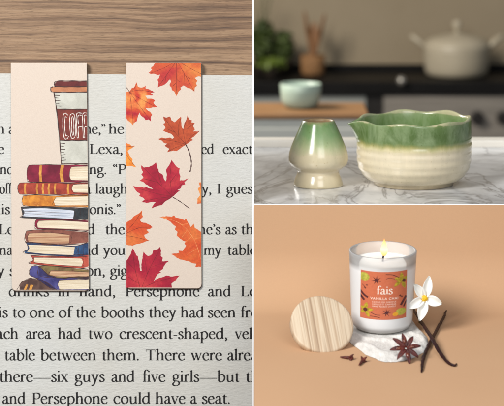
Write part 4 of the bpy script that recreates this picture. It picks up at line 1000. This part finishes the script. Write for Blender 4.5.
# utensil crock
cc = Vector((W(313, 77, DB+.15).x, ypot+.03, zk+.0005)); CM = Matrix.Translation(cc)
CRK = thing('utensil_pot', 'brown woven utensil pot standing on the black counter', 'pot', CM)
ppart('pot_wall', lathe(bmesh.new(), [(.001, 0), (11*u, 0), (11.8*u, 2*u), (12.4*u, 10*u), (12.2*u, 20*u), (11.4*u, 20*u), (11*u, 6*u), (.001, 4*u)], 40), pm('woven_brown', (150, 110, 70), (104, 74, 46), scale=90, stretch=(1, 1, 2), rough=.8, bs=.8), CRK, CM)
M_ut = pm('utensil_wood', (138, 98, 64), (112, 78, 50), scale=20, stretch=(1, 1, .2), rough=.6)
for tx, ty, yy_, lab in ((-8, 60, 0, 'wooden spoon leaning left in the utensil pot'), (11, 57, -2, 'wooden spatula leaning right in the utensil pot'), (1, 46, 3, 'shorter wooden spoon standing between the two others')):
    r0 = (0-tx*.2)*u, yy_*u*.3, 4*u
    tip = Vector((tx*u, yy_*u, ty*u)); b0 = Vector(r0); d = tip-b0
    t = thing('wooden_spoon', lab, 'utensil', CM @ Matrix.Translation(b0), 'wooden utensils in the crock')
    ppart('handle', tube(bmesh.new(), [(0, 0, 0), d*.5, d*.8], [1.7*u, 1.9*u, 2.4*u], 10), M_ut, t, CM @ Matrix.Translation(b0))
    bm = bmesh.new(); bmesh.ops.create_uvsphere(bm, u_segments=16, v_segments=12, radius=1)
    rot = d.to_track_quat('Z', 'Y')
    for v in bm.verts: v.co = rot @ Vector((v.co.x*4.8*u, v.co.y*1.8*u, v.co.z*13*u)) + d*.85
    ppart('spoon_bowl', bm, M_ut, t, CM @ Matrix.Translation(b0))

# leafy herb plants
def leafcloud(n_, cen, ext, size, seed, droop=0):
    rnd = random.Random(seed); bm = bmesh.new()
    for i in range(n_):
        while True:
            p = Vector((rnd.uniform(-1, 1), rnd.uniform(-1, 1), rnd.uniform(-1, 1)))
            if p.length < 1 and (p.length > .35 or rnd.random() < .3): break
        p *= (.8+.35*noise.noise(p*2.2+Vector((seed, 0, 0))))
        c_ = Vector((cen[0]+p.x*ext[0], cen[1]+p.y*ext[1], cen[2]+p.z*ext[2]))
        s_ = size*rnd.uniform(.6, 1.25); q_ = (Vector((p.x+rnd.uniform(-.6, .6), p.y+rnd.uniform(-.6, .6), p.z*.5+rnd.uniform(-.3, .9)))).normalized()
        a_ = q_.orthogonal().normalized(); a_.rotate(Matrix.Rotation(rnd.uniform(0, 6.28), 3, q_)); e_ = q_.cross(a_)
        v_ = [c_-a_*s_, c_-a_*s_*.3+e_*s_*.48+q_*s_*.1, c_+a_*s_*.4+e_*s_*.42, c_+a_*s_-q_*s_*.15, c_+a_*s_*.4-e_*s_*.42, c_-a_*s_*.3-e_*s_*.48+q_*s_*.1]
        vv = [bm.verts.new(x_) for x_ in v_]; bm.faces.new((vv[0], vv[1], vv[2], vv[3])); bm.faces.new((vv[0], vv[3], vv[4], vv[5]))
    return bm
M_lf = pm('dark_foliage', (66, 80, 32), (40, 52, 22), scale=14, rough=.55)
M_lf2 = pm('basil_foliage', (100, 116, 38), (64, 84, 26), scale=14, rough=.5)
def plant(px_, w_, h_, mat, label, seed, dy=0, n_=420, top=0):
    c_ = Vector((W(px_, 77, DB+.15).x, ypot+dy, zk+.0005)); mw = Matrix.Translation(c_)
    t = thing('potted_plant', label, 'plant', mw, 'herbs on the black counter')
    ppart('plant_pot', lathe(bmesh.new(), [(.001, 0), (7*u, 0), (9.5*u, 14*u), (10.2*u, 15*u), (9*u, 15*u), (8.4*u, 12*u), (.001, 12*u)], 32), pm('dark_pot', (60, 50, 40), (44, 38, 32), scale=20, rough=.7), t, mw)
    ppart('foliage', leafcloud(n_, (0, 0, (h_*.5+9)*u), (w_*.5*u, w_*.38*u, h_*.52*u), 3.6*u, seed), mat, t, mw, False)
    bm = bmesh.new(); rnd = random.Random(seed)
    for k in range(6):
        tube(bm, [(rnd.uniform(-2, 2)*u, 0, 12*u), (rnd.uniform(-6, 6)*u, rnd.uniform(-3, 3)*u, h_*.6*u), (rnd.uniform(-.45, .45)*w_*u, 0, (h_+top)*u)], [.7*u, .55*u, .3*u], 6)
    ppart('stems', bm, M_lf, t, mw)
plant(262, 36, 50, M_lf, 'tall dark leafy plant at the left end of the black counter', 3, .04, 620, 30)
plant(284, 24, 38, M_lf, 'dark green bushy herb next to the brown utensil pot', 11, .05, 380, 6)
plant(272, 36, 12, M_lf2, 'low bright green basil in front of the tall plant', 8, -.06, 300, 0)

# wooden board with mint bowl (a nearer side counter)
DW = 4.3
zw = W(310, 113.5, DW).z; yw0 = W(310, 113.5, DW).y; yw1 = hitz(310, 102.5, zw).y
wx = lambda px_: W(px_, 113, DW).x
M_brd = pm('orange_board', (156, 116, 78), (132, 96, 62), scale=9, stretch=(1, 8, 8), rough=.5)
xa = W(254.2, 113, DW).x
BR = thing('cutting_board', 'orange brown wooden board under the small mint bowl', 'board', Matrix.Translation((wx(310), yw0, zw-.011)))
o = obj('board_slab', box(bmesh.new(), -.35, wx(368.5), yw0, yw1, zw-.0105, zw), M_brd, BR); o.matrix_world = Matrix.Identity(4); bevel(o, .003, 3)
SCN = thing('side_cabinet', 'grey kitchen cabinet carrying the wooden board', 'cabinet', Matrix.Translation((wx(310), yw0, 0)))
M_cab2 = pm('grey_green_cabinet', (188, 189, 182), (176, 178, 172), scale=5, rough=.6)
o = obj('cabinet_body', box(bmesh.new(), -.6, wx(371), yw0+.006, yw1+.01, 0, zw-.0115), M_cab2, SCN); o.matrix_world = Matrix.Identity(4); bevel(o, .002)
o = obj('door_panel', box(bmesh.new(), -.1, wx(366), yw0-.002, yw0+.005, .05, zw-.028), M_cab2, SCN); o.matrix_world = Matrix.Identity(4); bevel(o, .002)
mp_ = Vector((W(301.6, 105, DW).x, (yw0+yw1)/2+.004, zw+.0004)); w_ = DW*1.01/F
MB_ = Matrix.Translation(mp_)
MBW = thing('mint_bowl', 'small pale mint round bowl standing on the wooden board', 'bowl', MB_)
M_mint = pm('mint_glaze', (170, 188, 174), (160, 178, 165), scale=16, rough=.35)
ppart('bowl_wall', lathe(bmesh.new(), [(.001, 0), (13*w_, 0), (17.5*w_, 3*w_), (20*w_, 9*w_), (20.6*w_, 16*w_), (21*w_, 24*w_), (20.2*w_, 24.6*w_), (19.4*w_, 24*w_), (19*w_, 12*w_), (14*w_, 4*w_), (.001, 3*w_)], 56), M_mint, MBW, MB_)

# ================================================================== light
w = bpy.data.worlds.new('World'); SC.world = w; w.use_nodes = True
bg = w.node_tree.nodes['Background']; bg.inputs[0].default_value = (.82, .9, 1, 1); bg.inputs[1].default_value = .22
def area(name, pos, target, size, power, color=(1, 1, 1), sy=None):
    l = bpy.data.lights.new(name, 'AREA'); l.energy = power; l.color = color; l.size = size
    if sy: l.shape = 'RECTANGLE'; l.size_y = sy
    o = bpy.data.objects.new(name, l); COL.objects.link(o); o.location = pos
    o.rotation_euler = (target-pos).to_track_quat('-Z', 'Y').to_euler(); return o
def CP(x_, y_, d): return CO+CR*x_+CU*y_+CF*d
tgt = CP(0, -.02, 2.32)
area('softbox_key', CP(-1.05, 1.0, .85), tgt, .7, 50, (1, .985, .96))
area('softbox_fill', CP(.45, .65, .3), tgt, 1.0, 17, (.96, .98, 1))
area('window_back', CP(-.55, .75, 3.5), W(380, 160, 2.5), .6, 10, (1, .97, .92), .5)
area('kitchen_fill', Vector((-1.2, 4.2, 2.6)), Vector((.4, 6.3, 1.1)), .8, 85, (1, .93, .82))  # added unseen fill lamp, lifts the dim kitchen background
pl = bpy.data.lights.new('flame_light', 'POINT'); pl.energy = .005; pl.color = (1, .62, .3); pl.shadow_soft_size = .004
po = bpy.data.objects.new('flame_light', pl); COL.objects.link(po); po.location = PM @ Vector((.0012, 0, .092+CZ))
SC.cycles.max_bounces = 8; SC.cycles.transparent_max_bounces = 12
